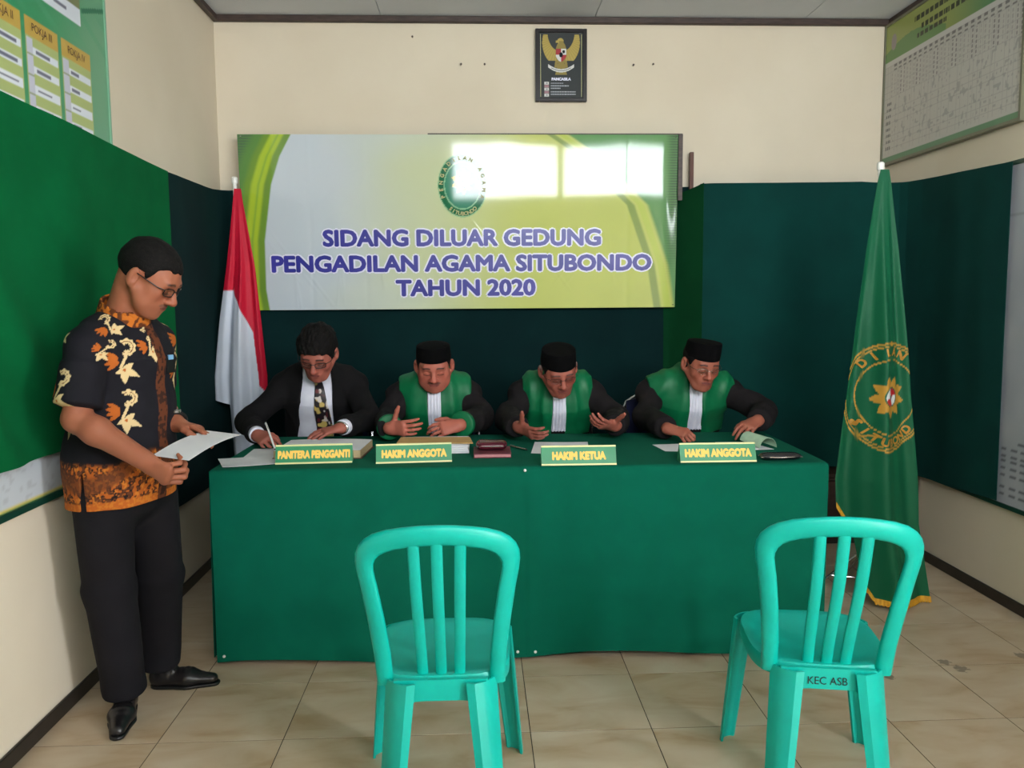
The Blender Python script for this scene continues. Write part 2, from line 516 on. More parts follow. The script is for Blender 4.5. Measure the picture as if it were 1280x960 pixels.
for a, b in ((0, 1), (2, 3), (4, 5)):
    _wf.box((_xs[a], YF - TH, WZ0), (_xs[b], YF, WZ1))
struct(_wf.build('wall_front', M['wall']))
for n, (x0, x1) in enumerate(WINDOWS):
    w = struct(bpy.data.objects.new('window_%d' % (n + 1), None)); COL.objects.link(w)
    w.location = ((x0 + x1) / 2, YF - .06, WZ0)
    fm = MB(); t = .018
    hw, hh = (x1 - x0) / 2, WZ1 - WZ0
    fm.box((-hw, -.03, 0), (hw, .03, t)).box((-hw, -.03, hh - t), (hw, .03, hh)).box((-hw, -.03, 0), (-hw + t, .03, hh)).box((hw - t, -.03, 0), (hw, .03, hh))
    fm.build('window_frame', M['trim'], w)
    MB().box((-hw + t, -.002, t), (hw - t, .002, hh - t)).build('pane', M['pane'], w)

# ceiling boards with fine joints
ceil = struct(MB().box((XL - TH, YF - TH, ZC + .012), (XR + TH, YB + TH, ZC + .1)).build('ceiling', M['ceiling']))
_cx = [XL, -0.521, -0.521 + 1.22, -0.521 + 2.44, XR]
_cy = [YB, YB - 2.44, YB - 4.88, YF]
for a in range(4):
    for b in range(3):
        if _cy[b] - _cy[b + 1] < .02: continue
        MB().box((_cx[a] + .002, _cy[b + 1] + .002, ZC), (_cx[a + 1] - .002, _cy[b] - .002, ZC + .012)).build('ceiling_panel', M['ceiling'], ceil)
t = .036
for n, (a, b) in enumerate((((XL, YB - .03, ZC - t), (XR, YB, ZC)), ((XL, YF, ZC - t), (XL + .03, YB - .03, ZC)), ((XR - .03, YF, ZC - t), (XR, YB - .03, ZC)), ((XL + .03, YF, ZC - t), (XR - .03, YF + .03, ZC)))):
    struct(MB().box(a, b, .004).build('trim_%d' % (n + 1), M['trim']))
for nm, a, b in (('baseboard_back', (XL, YB - .012, 0), (XR, YB, .055)), ('baseboard_left', (XL, YF, 0), (XL + .012, YB - .012, .055)), ('baseboard_right', (XR - .012, DY1, 0), (XR, YB - .012, .055))):
    struct(MB().box(a, b, .003).build(nm, M['base']))

# old nails in the back wall
def nail(px, pz, lab):
    o = MB().lathe([(0.0035, 0), (0.0035, .012), (.006, .013), (.006, .016), (.002, .017)], n=8).build('nail', M['trim'])
    o.rotation_euler = (math.radians(90), 0, 0); o.location = (px, YB, pz)
    tag(o, lab, 'nail', 'old nails in the back wall')
K = YB / 1027.5
nail(-0.345, 2.935, 'small dark nail high on the cream wall above the left half of the banner')
nail(-0.07, 2.785, 'left nail of the pair on the wall left of the framed emblem')
nail(0.065, 2.785, 'right nail of the pair on the wall left of the framed emblem')
nail(0.925, 2.785, 'left nail of the pair on the wall right of the framed emblem')
nail(1.04, 2.79, 'right nail of the pair on the wall right of the framed emblem')

# ================================================================== CURTAINS
def resample(pts, n):
    pts = np.asarray(pts, float)
    for _ in range(2):                      # round the corners
        q = [pts[0]]
        for a, b in zip(pts[:-1], pts[1:]): q += [a * .8 + b * .2, a * .2 + b * .8]
        q.append(pts[-1]); pts = np.array(q)
    s = np.r_[0, np.cumsum(np.linalg.norm(np.diff(pts, axis=0), axis=1))]
    t = np.linspace(0, s[-1], n)
    return np.stack([np.interp(t, s, pts[:, 0]), np.interp(t, s, pts[:, 1])], 1), s[-1]

def curtain(name, label, pts, ztop, zbot, amp, seed, material, nu=160, nv=40, fold=9.0, diag=0.0):
    path, L = resample(pts, nu)
    T = np.gradient(path, axis=0); T /= np.linalg.norm(T, axis=1)[:, None]
    Nn = np.stack([T[:, 1], -T[:, 0]], 1)
    def pos(u, v):
        k = np.round(u * (nu - 1)).astype(int)
        s = u * L
        zt = np.interp(u, *ztop); zb = np.interp(u, *zbot)
        z = zb + (zt - zb) * v
        ph = vnoise(np.stack([s * fold, z * .35 + s * diag, 0 * s], 1), 1.0, seed)
        ph2 = vnoise(np.stack([s * fold * 2.3, z * .8, 0 * s], 1), 1.0, seed + 5)
        d = amp * ((ph - .5) * 2 * (1.15 - .5 * v) + .35 * (ph2 - .5))
        if diag:
            dg = (.5 + .5 * np.sin((s * 13.0 + z * 12.0) + 2.5 * vnoise(np.stack([s * 2, z * 2, 0 * s], 1), 1, 31))) ** 3 * sm(1.75 - z, 0, .5) * sm(2.15 - s, 0, .5)
            d = d + .020 * dg * sm(s, 0, .3)
        return np.stack([path[k, 0] + Nn[k, 0] * d, path[k, 1] + Nn[k, 1] * d, z], 1)
    o = slab(name, nu, nv, pos, .003, None, material, None)
    return tag(o, label, 'curtain', 'felt curtains hung round the room')

curtain('green_curtain', 'bright green felt curtain on the left wall behind the standing man',
        [(XL + .045, 1.0), (XL + .045, 3.95)], ([0, .55, .8, 1], [2.075, 2.07, 2.055, 2.04]), ([0, 1], [.945, .92]), .012, 3, M['felt_green'], nu=180, nv=70, fold=3.0, diag=.4)
curtain('dark_curtain', 'dark teal felt curtain from the left corner along the back wall behind the banner',
        [(XL + .022, 3.86), (XL + .022, 4.72), (XL + .10, 4.835), (1.26, 4.862)], ([0, .22, .30, 1], [2.045, 2.055, 2.075, 2.09]), ([0, 1], [.455, .43]), .010, 8, M['felt_shaded'], nu=260, fold=5.0)
curtain('teal_curtain', 'dark teal felt curtain right of the banner, turning the corner to the right wall',
        [(1.272, 4.672), (2.28, 4.66), (2.40, 4.52), (2.405, 3.655)], ([0, .03, .45, .57, 1], [2.082, 2.085, 2.09, 2.07, 2.035]), ([0, .6, 1], [.44, .46, .49]), .012, 14, M['felt_dark'], nu=260, fold=4.0)

curtain('green_curtain', 'narrow green felt curtain strip right beside the banner edge',
        [(1.10, 4.858), (1.16, 4.83), (1.285, 4.655)], ([0, .8, 1], [2.02, 2.07, 2.085]), ([0, 1], [.44, .44]), .004, 5, mat('shaded_green_felt', (3, 62, 32), .95, (2, 56, 29), 5, spec=.15), nu=40, fold=6.0)  # darker copy of the bright green felt, the strip's shade put into the colour

def batten(x, y, h, lab, ww=.022):
    o = MB().box((-ww / 2, -.012, 0), (ww / 2, .012, h), .002).build('wooden_batten', M['brown_wood'], loc=None)
    o.location = (x, y, 0)
    tag(o, lab, 'batten', 'wooden battens that hold up the curtains')
batten(1.262, 4.84, 2.285, 'thin brown wooden batten rising above the curtain right of the banner')
batten(2.424, 4.38, 2.0, 'brown wooden batten seen low between green flag and right wall')

# ================================================================== FRAMED EMBLEM
def ell(x, y, cx, cy, a, b): return ((x - cx) / a) ** 2 + ((y - cy) / b) ** 2

def emblem_cols(u, v, P):
    x = (u - .5) * .24; y = (v - .5) * .352       # metres on the print
    c = np.tile(lin((62, 66, 68)), (len(u), 1))
    gold, gold2, white, red, black = lin((186, 164, 92)), lin((150, 134, 78)), lin((216, 216, 214)), lin((170, 66, 72)), lin((30, 30, 34))
    ax = np.abs(x)
    w = (ell(ax, y, .010, .128, .098, .130) < 1) & (ell(ax, y, .004, .185, .074, .105) > 1) & (y < .172) & (y > .028) & (ax > .012)
    fe = .5 + .5 * np.sin(np.arctan2(y - .15, ax - .01) * 46)
    c = mixc(c, gold, w); c = mixc(c, gold2, w * fe * .5)
    c = mixc(c, gold2, (ell(x, y, 0, .07, .032, .065) < 1))                     # body
    c = mixc(c, gold, (ell(x, y, -.004, .137, .018, .016) < 1) | ((x < -.012) & (x > -.03) & (np.abs(y - .134 - (x + .02) * .2) < .006)))
    c = mixc(c, gold2, (np.abs(x) < .012) & (y < .137) & (y > .10))
    for s in (-1, 1):                                                           # legs, tail
        c = mixc(c, gold2, (np.abs(x - s * (.028 - (y - .01) * .15)) < .008) & (y > -.012) & (y < .03))
    c = mixc(c, gold2, (np.abs(x) < .014 + (.03 - y) * .25) & (y > -.05) & (y < .03))
    sh = (np.abs(x) < .030 * np.clip((y - .022) / .03, 0, 1) ** .5) & (y > .022) & (y < .094)
    q = np.where((x < 0) ^ (y < .06), 1.0, 0.0)
    c = mixc(c, red, sh & (q > .5)); c = mixc(c, white, sh & (q < .5))
    c = mixc(c, black, (ell(x, y, 0, .06, .011, .014) < 1) | (sh & (ell(x, y, .015, .078, .008, .009) < 1)))
    rib = y + .028 - x * x * 5.0                                                # scroll under the bird
    c = mixc(c, white, (np.abs(rib) < .009) & (ax < .074))
    c = mixc(c, lin((120, 122, 122)), (np.abs(rib) < .0022) & (ax < .056))
    # five rows below: small pictures and lines of text
    for k, (py, ln) in enumerate(((-.098, .075), (-.113, .105), (-.127, .055), (-.146, .145), (-.160, .145))):
        c = mixc(c, lin((186, 190, 200)), (x > -.06) & (x < -.06 + ln) & (np.abs(y - py) < .0028) & (np.sin(x * 900) > -.7))
    for k in range(5):
        py = -.098 - .0165 * k
        c = mixc(c, white if k % 2 == 0 else lin((168, 130, 138)), (np.abs(x + .083) < .013) & (np.abs(y - py) < .0075))
        c = mixc(c, lin((150, 150, 156)), (np.abs(x + .083) < .006) & (np.abs(y - py) < .004) & (k % 2 == 0))
    return c
FX, FZ, FY = 0.504, 2.776, YB
fr = thing('picture_frame', 'black framed eagle emblem print hanging high on the back wall', 'picture', (FX, FY - .022, FZ))
_w, _h, _t = .148, .203, .022
for a, b in (((-_w, -.012, -_h), (-_w + _t, .016, _h)), ((_w - _t, -.012, -_h), (_w, .016, _h)), ((-_w + _t, -.012, -_h), (_w - _t, .016, -_h + _t)), ((-_w + _t, -.012, _h - _t), (_w - _t, .016, _h))):
    MB().box(a, b, .003).build('frame_bar', M['black_frame'], fr)
slab('print', 130, 190, lambda u, v: np.stack([(u - .5) * .26, 0 * u, (v - .5) * .37], 1), .004, lambda u, v, P: emblem_cols((u - .5) * .26 / .24 + .5, (v - .5) * .37 / .352 + .5, P), M['print_framed'], fr, smooth=False, flat_back=True)
text_on('lettering', 'PANCASILA', (0, -.001, -.082), (1, 0, 0), (0, 0, 1), .015, M['letter_halo'], fr, 0.0, width=.112, bold=.10)
for x in (-.118, .118):
    MB().box((x - .001, -.002, -.174), (x + .001, 0, .174)).build('thin_border', M['plate_edge'], fr)

# ================================================================== BANNER
BX0, BX1, BZ0, BZ1 = -1.313, 1.160, 1.390, 2.363
BT = math.tan(math.radians(3.0))
def b_y(z): return 4.757 - (z - 1.88) * BT
def bpx(px, py): return (BX0 + (px - 297) / 550.0 * (BX1 - BX0), BZ1 - (py - 168) / 216.5 * (BZ1 - BZ0))
BW, BH = BX1 - BX0, BZ1 - BZ0
CREASES = [(random.uniform(BX0 + .15, BX1 - .1), random.uniform(BZ0 + .05, BZ0 + .36), random.choice((1.45, 1.6, 1.7, .9, 2.2)), random.uniform(.05, .2), random.uniform(.0005, .0014)) for _ in range(26)] + [(random.uniform(BX0 + .3, BX0 + 1.0), random.uniform(BZ0 + .5, BZ1 - .05), random.choice((.2, 1.5, .8, 2.6)), random.uniform(.03, .09), .0009) for _ in range(8)]
def banner_pos(u, v):
    x = BX0 + BW * u
    z = BZ0 + BH * v
    d = .0011 * (vnoise(np.stack([x * 7, z * 2.2, 0 * x], 1), 1, 2) - .5) + .0007 * (vnoise(np.stack([x * 4, z * 9, 0 * x], 1), 1, 5) - .5)
    d = d + .0010 * np.exp(-((u - .28) / .006) ** 2) + .0010 * np.exp(-((u - .155) / .005) ** 2) + .0009 * np.exp(-((u - .885) / .006) ** 2)
    for cu_, cv_, an_, ln_, am_ in CREASES:
        du, dv = (x - cu_), (z - cv_)
        al = du * math.cos(an_) + dv * math.sin(an_); ac = -du * math.sin(an_) + dv * math.cos(an_)
        d = d - am_ * np.exp(-(ac / .007) ** 2) * np.exp(-(al / ln_) ** 4)
    d = d + .004 * sm(u, .955, 1.0) ** 2 * sm(v, .2, 1)
    return np.stack([x, b_y(z) + d, z], 1)
def court_emblem(c, ex, ey, soft=.03):
    """oval court emblem painted in unit coordinates (ex,ey in -1..1)"""
    r = np.sqrt(ex ** 2 + ey ** 2); an = np.arctan2(ey, ex)
    c = mixc(c, lin((22, 108, 70)), sm(1.0 - r, 0, soft))
    c = mixc(c, lin((150, 196, 150)), (np.abs(r - .97) < .018))
    c = mixc(c, lin((40, 128, 100)), r < .74)
    c = mixc(c, lin((150, 200, 160)), np.abs(r - .73) < .022)
    return c
def star(c, ex, ey, R, n, col, rot=0.0):
    r = np.sqrt(ex ** 2 + ey ** 2); an = np.arctan2(ey, ex) + rot
    t = np.abs(((an * n / (2 * math.pi)) % 1) - .5) * 2
    rim = R * (.66 + .34 * t)
    c = mixc(c, col, r < rim)
    return c
def shield(c, ex, ey, R):
    r = np.sqrt(ex ** 2 + ey ** 2); an = np.arctan2(ey, ex)
    c = mixc(c, lin((20, 90, 66)), r < R)
    k = (((an - .25) / (math.pi / 2)) % 2) < 1
    c = mixc(c, lin((190, 34, 42)), (r < R * .86) & k); c = mixc(c, lin((216, 222, 222)), (r < R * .86) & ~k)
    c = mixc(c, lin((60, 60, 60)), r < R * .22)
    return c
def banner_cols(u, v, P):
    n1 = vnoise(np.stack([u * 6, v * 4, 0 * u], 1), 1, 9)
    t = sm(u + (n1 - .5) * .18, .12, .72)
    c = mixc(np.tile(lin((196, 205, 214)), (len(u), 1)), lin((196, 204, 118)), t)
    c = mixc(c, lin((205, 214, 180)), .35 * sm(.5 - np.abs(u - .42) * 2, 0, .5))
    c = mixc(c, lin((182, 194, 92)), .5 * sm(u, .75, .95))
    # left swoosh
    eb = np.interp(v, [0, .12, .4, .72, .88, 1.0], [.056, .050, .052, .072, .094, .121])
    d = eb - u
    sw = sm(d, 0, .004)
    c = mixc(c, lin((112, 148, 58)), sw)
    c = mixc(c, lin((172, 196, 58)), sm(d, .014, .022) * sm(.052 - d, 0, .01))
    c = mixc(c, lin((140, 176, 64)), sm(d, .026, .03) * sm(.036 - d, 0, .006))
    c = mixc(c, lin((92, 138, 70)), sm(d, .055, .07))
    c = mixc(c, lin((72, 100, 78)), sm(d, .075, .1) * (.6 + .4 * np.sin(v * 420)))
    # right swoosh
    er = np.interp(v, [0, .25, .6, .9, 1.0], [.992, .975, .925, .80, .74])
    d2 = u - er
    c = mixc(c, lin((120, 146, 84)), sm(d2, -.045, -.04) * sm(-.022 - d2, 0, .006) * .8)
    c = mixc(c, lin((184, 200, 96)), sm(d2, -.020, -.015) * sm(-d2, 0, .004))
    g = sm(d2, 0, .012)
    c = mixc(c, lin((98, 150, 92)), g)
    c = mixc(c, lin((66, 92, 70)), sm(u, .965, .99) * sm(v, .1, .5) * (.6 + .4 * np.sin(v * 420)))
    # oval emblem
    ex = (u - .503) / .0570; ey = (v - .714) / .184
    c = court_emblem(c, ex, ey)
    sx, sy = (u - .503) * BW / .064, (v - .735) * BH / .072
    c = star(c, sx, sy, 1.0, 9, lin((214, 202, 90)))
    c = shield(c, sx, sy, .52)
    return c
ban = thing('banner', 'pale green and white vinyl court banner with blue lettering on the back wall', 'banner', (-.08, 4.757, BZ0))
_L = (-.08, 4.757, BZ0)
slab('banner_sheet', 500, 200, lambda u, v: banner_pos(u, v) - np.array(_L), .0015, banner_cols, M['print_gloss'], ban, flat_back=True)
_uy = np.array([0, -BT, 1.0]); _uy /= np.linalg.norm(_uy)
for body, x0, x1, base, cap in (('SIDANG DILUAR GEDUNG', 397, 750, 304, 20), ('PENGADILAN AGAMA SITUBONDO', 331, 815, 336, 20), ('TAHUN 2020', 487, 666, 367, 20)):
    (xa, z), (xb, _) = bpx(x0, base), bpx(x1, base)
    cp = cap / 216.5 * BH
    o = (np.array([(xa + xb) / 2, b_y(z), z]) - np.array(_L))
    text_on('lettering_outline', body, o, (1, 0, 0), _uy, cp, M['letter_halo'], ban, 0.0, .0012, width=(xb - xa) + .016, bold=.155)
    text_on('lettering', body, o, (1, 0, 0), _uy, cp, M['letter_blue'], ban, 0.0, .0024, width=xb - xa, bold=.062)
# lettering round the oval emblem
def ring_text(name, body, cx, cz, a, b, a0, a1, size, material, parent, place, flip=False, offset=0.0, keep=None, bold=.06):
    mb = MB()
    n = len(body)
    for k, ch in enumerate(body):
        if ch == ' ': continue
        an = math.radians(a0 + (a1 - a0) * k / (n - 1))
        px, pz = cx + a * math.cos(an), cz + b * math.sin(an)
        if keep is not None and not keep(px, pz): continue
        tx, tz = -a * math.sin(an), b * math.cos(an)
        L = math.hypot(tx, tz); tx, tz = -tx / L, -tz / L
        if flip: tx, tz = -tx, -tz
        V, F = text_geo(ch, size, offset, 1.0, bold)
        X = px + V[:, 0] * tx - V[:, 1] * tz; Z = pz + V[:, 0] * tz + V[:, 1] * tx
        mb.add(place(X, Z), F)
    o = mb.build(name, material, parent); o['kind'] = 'stuff'
    return o
_ec = (BX0 + .503 * BW, BZ0 + .714 * BH)
_pl = lambda X, Z: np.stack([X, b_y(Z) - .0026, Z], 1) - np.array(_L)
ring_text('emblem_lettering', 'PENGADILAN AGAMA', _ec[0], _ec[1], .112, .142, 205, -25, .021, M['plate_edge'], ban, _pl)
ring_text('emblem_lettering', 'SITUBONDO', _ec[0], _ec[1], .129, .166, 235, 305, .021, M['plate_edge'], ban, _pl, flip=True)
# dark wooden strips of the board behind it
MB().box((-.2 + .02, -.004, .985), (1.263, .008, .992)).build('backing_strip', M['trim'], ban).location = (0, -.02, -.012)
MB().box((1.238, .008, .62), (1.262, .026, .985)).build('backing_strip', M['trim'], ban).location = (0, -.04, -.012)
for (x, z) in ((BX0 + .02, BZ1 - .015), (BX1 - .02, BZ1 - .015), (BX1 - .012, BZ0 + .012)):
    MB().lathe([(.002, 0), (.006, .002), (.006, .004), (.002, .006)], n=8).build('tack', M['silver'], ban).location = (x - _L[0], b_y(z) - .003 - _L[1], z - _L[2])

# ================================================================== BOARDS ON THE SIDE WALLS
def board(name, label, org, ux, w, h, thick, colfn, nu, nv, framew, framemat, printmat='print_board'):
    """org = lower left corner as seen, ux along the wall; faces n"""
    ux = np.array(ux, float); uz = np.array([0, 0, 1.0]); n = np.cross(ux, uz)
    org = np.array(org, float)
    t = thing(name, label, 'board', tuple(org))
    slab('printed_panel', nu, nv, lambda u, v: (u * w)[:, None] * ux + (v * h)[:, None] * uz + n * thick, thick * .6, colfn, M[printmat], t, smooth=False, flat_back=True)
    f = framew
    for (a0, a1, b0, b1) in ((0, w, -f, 0), (0, w, h, h + f), (-f, 0, -f, h + f), (w, w + f, -f, h + f)):
        c = ux * (a0 + a1) / 2 + uz * (b0 + b1) / 2 + n * (thick + .006) / 2
        MB().obox(c, ux, uz, n, (a1 - a0) / 2, (b1 - b0) / 2, (thick + .006) / 2).build('frame_bar', framemat, t)
    return t
M['frame_olive'] = mat('olive_grey_frame', (112, 112, 92), 0.4)
M['frame_green'] = mat('dark_green_frame', (16, 62, 50), 0.35)

# programme board upper left
LW0, LW1, LZ0, LZ1 = 1.60, 3.42, 1.70, 2.97
def cols_left(u, v, P):
    y = LW0 + u * (LW1 - LW0); z = LZ0 + v * (LZ1 - LZ0)
    c = mixc(np.tile(lin((44, 140, 92)), (len(u), 1)), lin((98, 156, 122)), sm(y, 2.9, 3.42))
    c = mixc(c, lin((70, 150, 110)), .5 * (np.sin((z * 60 + y * 30)) > .6) * sm(.1 - np.abs(z - 2.46), 0, .06))
    for k in range(6):
        a = 3.064 - .24 * k; b = a + .216
        inb = (y > a) & (y < b)
        c = mixc(c, lin((164, 178, 112)), inb & (z < 2.368))
        c = mixc(c, lin((186, 154, 68)), inb & (z < 2.368) & (z > 2.306))
        c = mixc(c, lin((188, 190, 208)), (y > a + .008) & (y < a + .046) & (z < 2.300))
        c = mixc(c, lin((140, 150, 120)), (y > a + .008) & (y < a + .046) & (np.abs(((2.245 - z) / .064) % 1 - .5) > .46) & (z < 2.26))
        for r in range(9):
            zt = 2.277 - .0635 * r
            wb = (y > a + .046) & (y < b - .004) & (z < zt) & (z > zt - .026)
            c = mixc(c, lin((214, 220, 232)), wb)
            ln = (.06 + .085 * ((k * 7 + r * 5) % 5) / 5)
            c = mixc(c, lin((96, 100, 124)), (y > a + .062) & (y < a + .062 + ln) & (np.abs(z - zt + .013) < .0055))
    top = (z > 2.452) & (y > 2.55) & (y < 3.222)
    c = mixc(c, lin((206, 212, 224)), top & (((z - 2.452) % .10) < .062))
    c = mixc(c, lin((120, 126, 84)), top & (((z - 2.452) % .10) >= .062))
    c = mixc(c, lin((100, 104, 124)), top & (np.abs(((z - 2.452) % .10) - .03) < .006) & (y > 3.03) & (y < 3.12))
    c = mixc(c, lin((36, 112, 82)), (np.abs(z - 2.512 - (y - 3.235) * .32) < .009) & (y > 3.235))
    return c
bl = board('programme_board', 'green printed programme board with orange column headers on the left wall', (XL + .002, LW0, LZ0), (0, 1, 0), LW1 - LW0, LZ1 - LZ0, .012, cols_left, 300, 210, .010, mat('pale_green_edge', (120, 168, 140), .4))
for k, rn in enumerate(('IV', 'III', 'II', 'I')):
    yc = 3.064 - .24 * k + .108
    text_on('lettering', 'POKJA ' + rn, (.013, yc - LW0, 2.324 - LZ0), (0, 1, 0), (0, 0, 1), .028, M['card_cover'], bl, 0.0, .001, width=.13)

# white board lower left, mostly covered by the curtain
def cols_ll(u, v, P):
    c = np.tile(lin((196, 204, 212)), (len(u), 1))
    n = vnoise(np.stack([u * 90, v * 60, 0 * u], 1), 1, 4)
    c = mixc(c, lin((166, 172, 180)), .5 * (n > .72))
    c = mixc(c, lin((210, 196, 110)), v < .012)
    c = mixc(c, lin((20, 110, 66)), (v >= 0) & (v < .008))
    return c
board('chart_board', 'white chart board low on the left wall under the green curtain', (XL + .002, 1.0, .79), (0, 1, 0), 2.2, .85, .010, cols_ll, 160, 100, .022, M['frame_green'])

# statistics board upper right, a table with a green heading
RW = 1.235; RH = .775; RY = 4.868
def cols_right(u, v, P):
    x = u * RW; z = v * RH
    c = np.tile(lin((186, 184, 178)), (len(u), 1))
    head = v > .735
    c = mixc(c, mixc(np.tile(lin((150, 160, 90)), (len(u), 1)), lin((72, 132, 92)), sm(u, .45, .9)), head)
    c = mixc(c, lin((104, 140, 84)), head & (z - .57 < .05 + .05 * np.sin(u * 7)) & (u < .5))
    c = mixc(c, lin((150, 140, 140)), (ell(x, z, .09, .67, .03, .045) < 1) & head)
    for (zz, a, b) in ((.72, .30, .80), (.665, .38, .95), (.625, .34, .62)):
        nn = np.sin(x * 210) * np.sin(x * 77 + 1) > -.35
        c = mixc(c, lin((60, 64, 44)), head & (np.abs(z - zz) < .013) & (x > a) & (x < b) & nn)
    grid = ((x % .0335) < .0028) | ((z % .036) < .0024)
    c = mixc(c, lin((168, 166, 163)), grid & (v < .70) & (v > .06))
    c = mixc(c, lin((196, 194, 190)), (v >= .70) & (v < .735))
    k = np.floor(x / .0335).astype(int)
    tone = np.where(k % 5 < 2, 1.0, .45)
    vt = (np.abs((x % .0335) - .017) < .0055) & (z > .365) & (z < .50) & (np.sin(z * 260 + k * 3) > -.45)
    c = mixc(c, lin((134, 128, 130)), vt * tone * (u > .05))
    ht = (np.abs(z - .535) < .007) | (np.abs(z - .512) < .005)
    c = mixc(c, lin((116, 112, 112)), ht & (np.sin(x * 120) > -.2) & (u > .07))
    for r in range(8):
        c = mixc(c, lin((106, 104, 106)), (np.abs(z - (.33 - .036 * r)) < .008) & (x > .03) & (x < .085) & (np.sin(x * 330 + r) > -.5))
    nz = vnoise(np.stack([x * 70, z * 55, 0 * x], 1), 1, 3)
    c = mixc(c, lin((150, 148, 147)), .7 * (nz > .74) * (z < .36) * (z > .06) * (x > .1))
    c = mixc(c, lin((96, 138, 104)), v < .04)
    return c
board('statistics_board', 'framed statistics table with green heading high on the right wall', (XR - .004, RY, 2.222), (0, -1, 0), RW, RH, .030, cols_right, 310, 200, .014, M['frame_olive'])

# white board lower right behind the curtain
def cols_lr(u, v, P):
    y = u * 1.9; z = v * 1.54
    c = np.tile(lin((176, 180, 188)), (len(u), 1))
    c = mixc(c, lin((156, 160, 172)), .6 * vnoise(np.stack([u * 20, v * 14, 0 * u], 1), 1, 6))
    tb = (z < .26) & (z > .02)
    c = mixc(c, lin((110, 112, 122)), np.abs(z - .262) < .003)
    c = mixc(c, lin((96, 98, 108)), tb & (np.abs((z % .03) - .015) < .0045) & (np.sin(y * 90) > -.1))
    c = mixc(c, lin((96, 98, 108)), (np.abs(z - .285) < .008) & (np.abs((y % .2) - .1) < .03))
    c = mixc(c, lin((150, 152, 160)), (np.abs(z - .98) < .003) | (np.abs(z - 1.32) < .003))
    return c
board('data_board', 'tall pale data board on the right wall at the edge of the dark curtain', (XR - .002, 4.22, .482), (0, -1, 0), 1.9, 1.54, .014, cols_lr, 170, 140, .020, M['frame_green'])
# ================================================================== TABLE AND CLOTH
TT = 0.785                       # top of the cloth
TROT = math.radians(-1.14)
TC = (0.17, 3.164)               # middle of the front edge
def tw(x, y, z):                 # table frame -> world (x along the edge, y back from it)
    c, s = math.cos(TROT), math.sin(TROT)
    return np.array([TC[0] + x * c - y * s, TC[1] + x * s + y * c, z])
HALF, DEP = 1.21, 0.79
tb = thing('folding_table', 'long wooden table hidden under the green felt cloth', 'table', (TC[0], TC[1], 0), TROT)
MB().box((-HALF + .02, .03, TT - .032), (HALF - .02, DEP - .01, TT - .006), .003).build('tabletop', M['dark_wood'], tb)
for x in (-HALF + .08, HALF - .12, -.06, .06):
    for y in (.09, DEP - .1):
        MB().box((x - .02, y - .02, 0), (x + .02, y + .02, TT - .032), .002).build('leg', M['dark_wood'], tb)

tcl = thing('tablecloth', 'green felt tablecloth falling to the floor in front of the four seated men', 'tablecloth', (TC[0], TC[1], 0), TROT)
def cloth_pos(u, v):
    x = -HALF + 2 * HALF * u
    prof_y = np.interp(v, [0, .44, .47, .50, .53, 1], [DEP, .03, .006, -.006, -.008, -.012])
    prof_z = np.interp(v, [0, .44, .47, .50, .53, 1], [TT, TT, TT - .002, TT - .014, TT - .05, .012])
    dr = sm(v, .5, 1.0)
    w = vnoise(np.stack([x * 3.2, 0 * x, v * .8], 1), 1, 21) - .5
    w2 = vnoise(np.stack([x * 9, 0 * x, v * 1.5], 1), 1, 23) - .5
    y = prof_y + dr * (.030 * w + .008 * w2)
    y = y - .004 * sm(x, .01, .03) * sm(v, .52, .56) * 1.0 * sm(.30 - np.abs(x - .02), 0, .3)
    z = prof_z + sm(v, .9, 1) * (.010 * np.sin(x * 5) + .012 * sm(x, .0, .3))
    z = z + (v < .44) * .0015 * (vnoise(np.stack([x * 6, v * 6, 0 * x], 1), 1, 29) - .5)
    return np.stack([x, y, z], 1)
slab('front_and_top', 240, 76, lambda u, v: cloth_pos(u, 1 - v), .002, None, M['cloth'], tcl)
for s in (-1, 1):
    def side_pos(u, v, s=s):
        y = DEP * u if s > 0 else DEP * (1 - u)
        x = s * (HALF + .004 + .012 * (1 - v) * np.sin(u * 14))
        return np.stack([x + 0 * u, y, .03 + (TT - .034) * v], 1)
    slab('side_drape', 40, 24, side_pos, .002, None, M['cloth'], tcl)
def pin(p, lab):
    o = MB().lathe([(.0015, -.004), (.0055, 0), (.006, .003), (.003, .006), (.003, .009)], n=10).build('push_pin', M['white_plastic'], smooth=True)
    o.rotation_euler = (math.radians(90), 0, 0); o.location = p
    tag(o, lab, 'pin', 'white pins in the tablecloth')
pin((.182, 3.136, .776), 'white push pin at the top edge of the tablecloth near the middle')
pin((-1.008, 3.165, .045), 'white push pin at the lower left corner of the tablecloth')
pin((.148, 3.122, .052), 'left one of two white push pins low in the middle of the tablecloth')
pin((.218, 3.122, .05), 'right one of two white push pins low in the middle of the tablecloth')

# ================================================================== THINGS ON THE TABLE
def nameplate(body, a, b, lab, ws):
    a, b = np.array(a + (TT,)), np.array(b + (TT,))
    ux = (b - a); Lw = np.linalg.norm(ux); ux /= Lw
    back = np.cross(np.array([0, 0, 1.0]), ux)
    mid = (a + b) / 2
    h, lean, dep = .075, .030, .065
    t = thing('nameplate', lab, 'nameplate', tuple(mid), 0, 'name plates on the table')
    MB().prism([(0, 0), (lean, h), (dep, 0)], -ux * Lw, ux * Lw / 2, back, (0, 0, 1)).build('stand', M['plate_green'], t)
    up = back * lean + np.array([0, 0, h]); up /= np.linalg.norm(up)
    n = np.cross(ux, up)
    H = math.hypot(h, lean)
    for c in (.004, H - .004):
        MB().obox(up * c + n * .001, ux, up, n, Lw / 2, .0032, .0012).build('edge_strip', M['plate_edge'], t)
    text_on('lettering', body, up * (H * .5 - .0155), ux, up, .030, M['plate_yellow'], t, 0.0, .0012, width=Lw * ws, bold=.105)
    return t
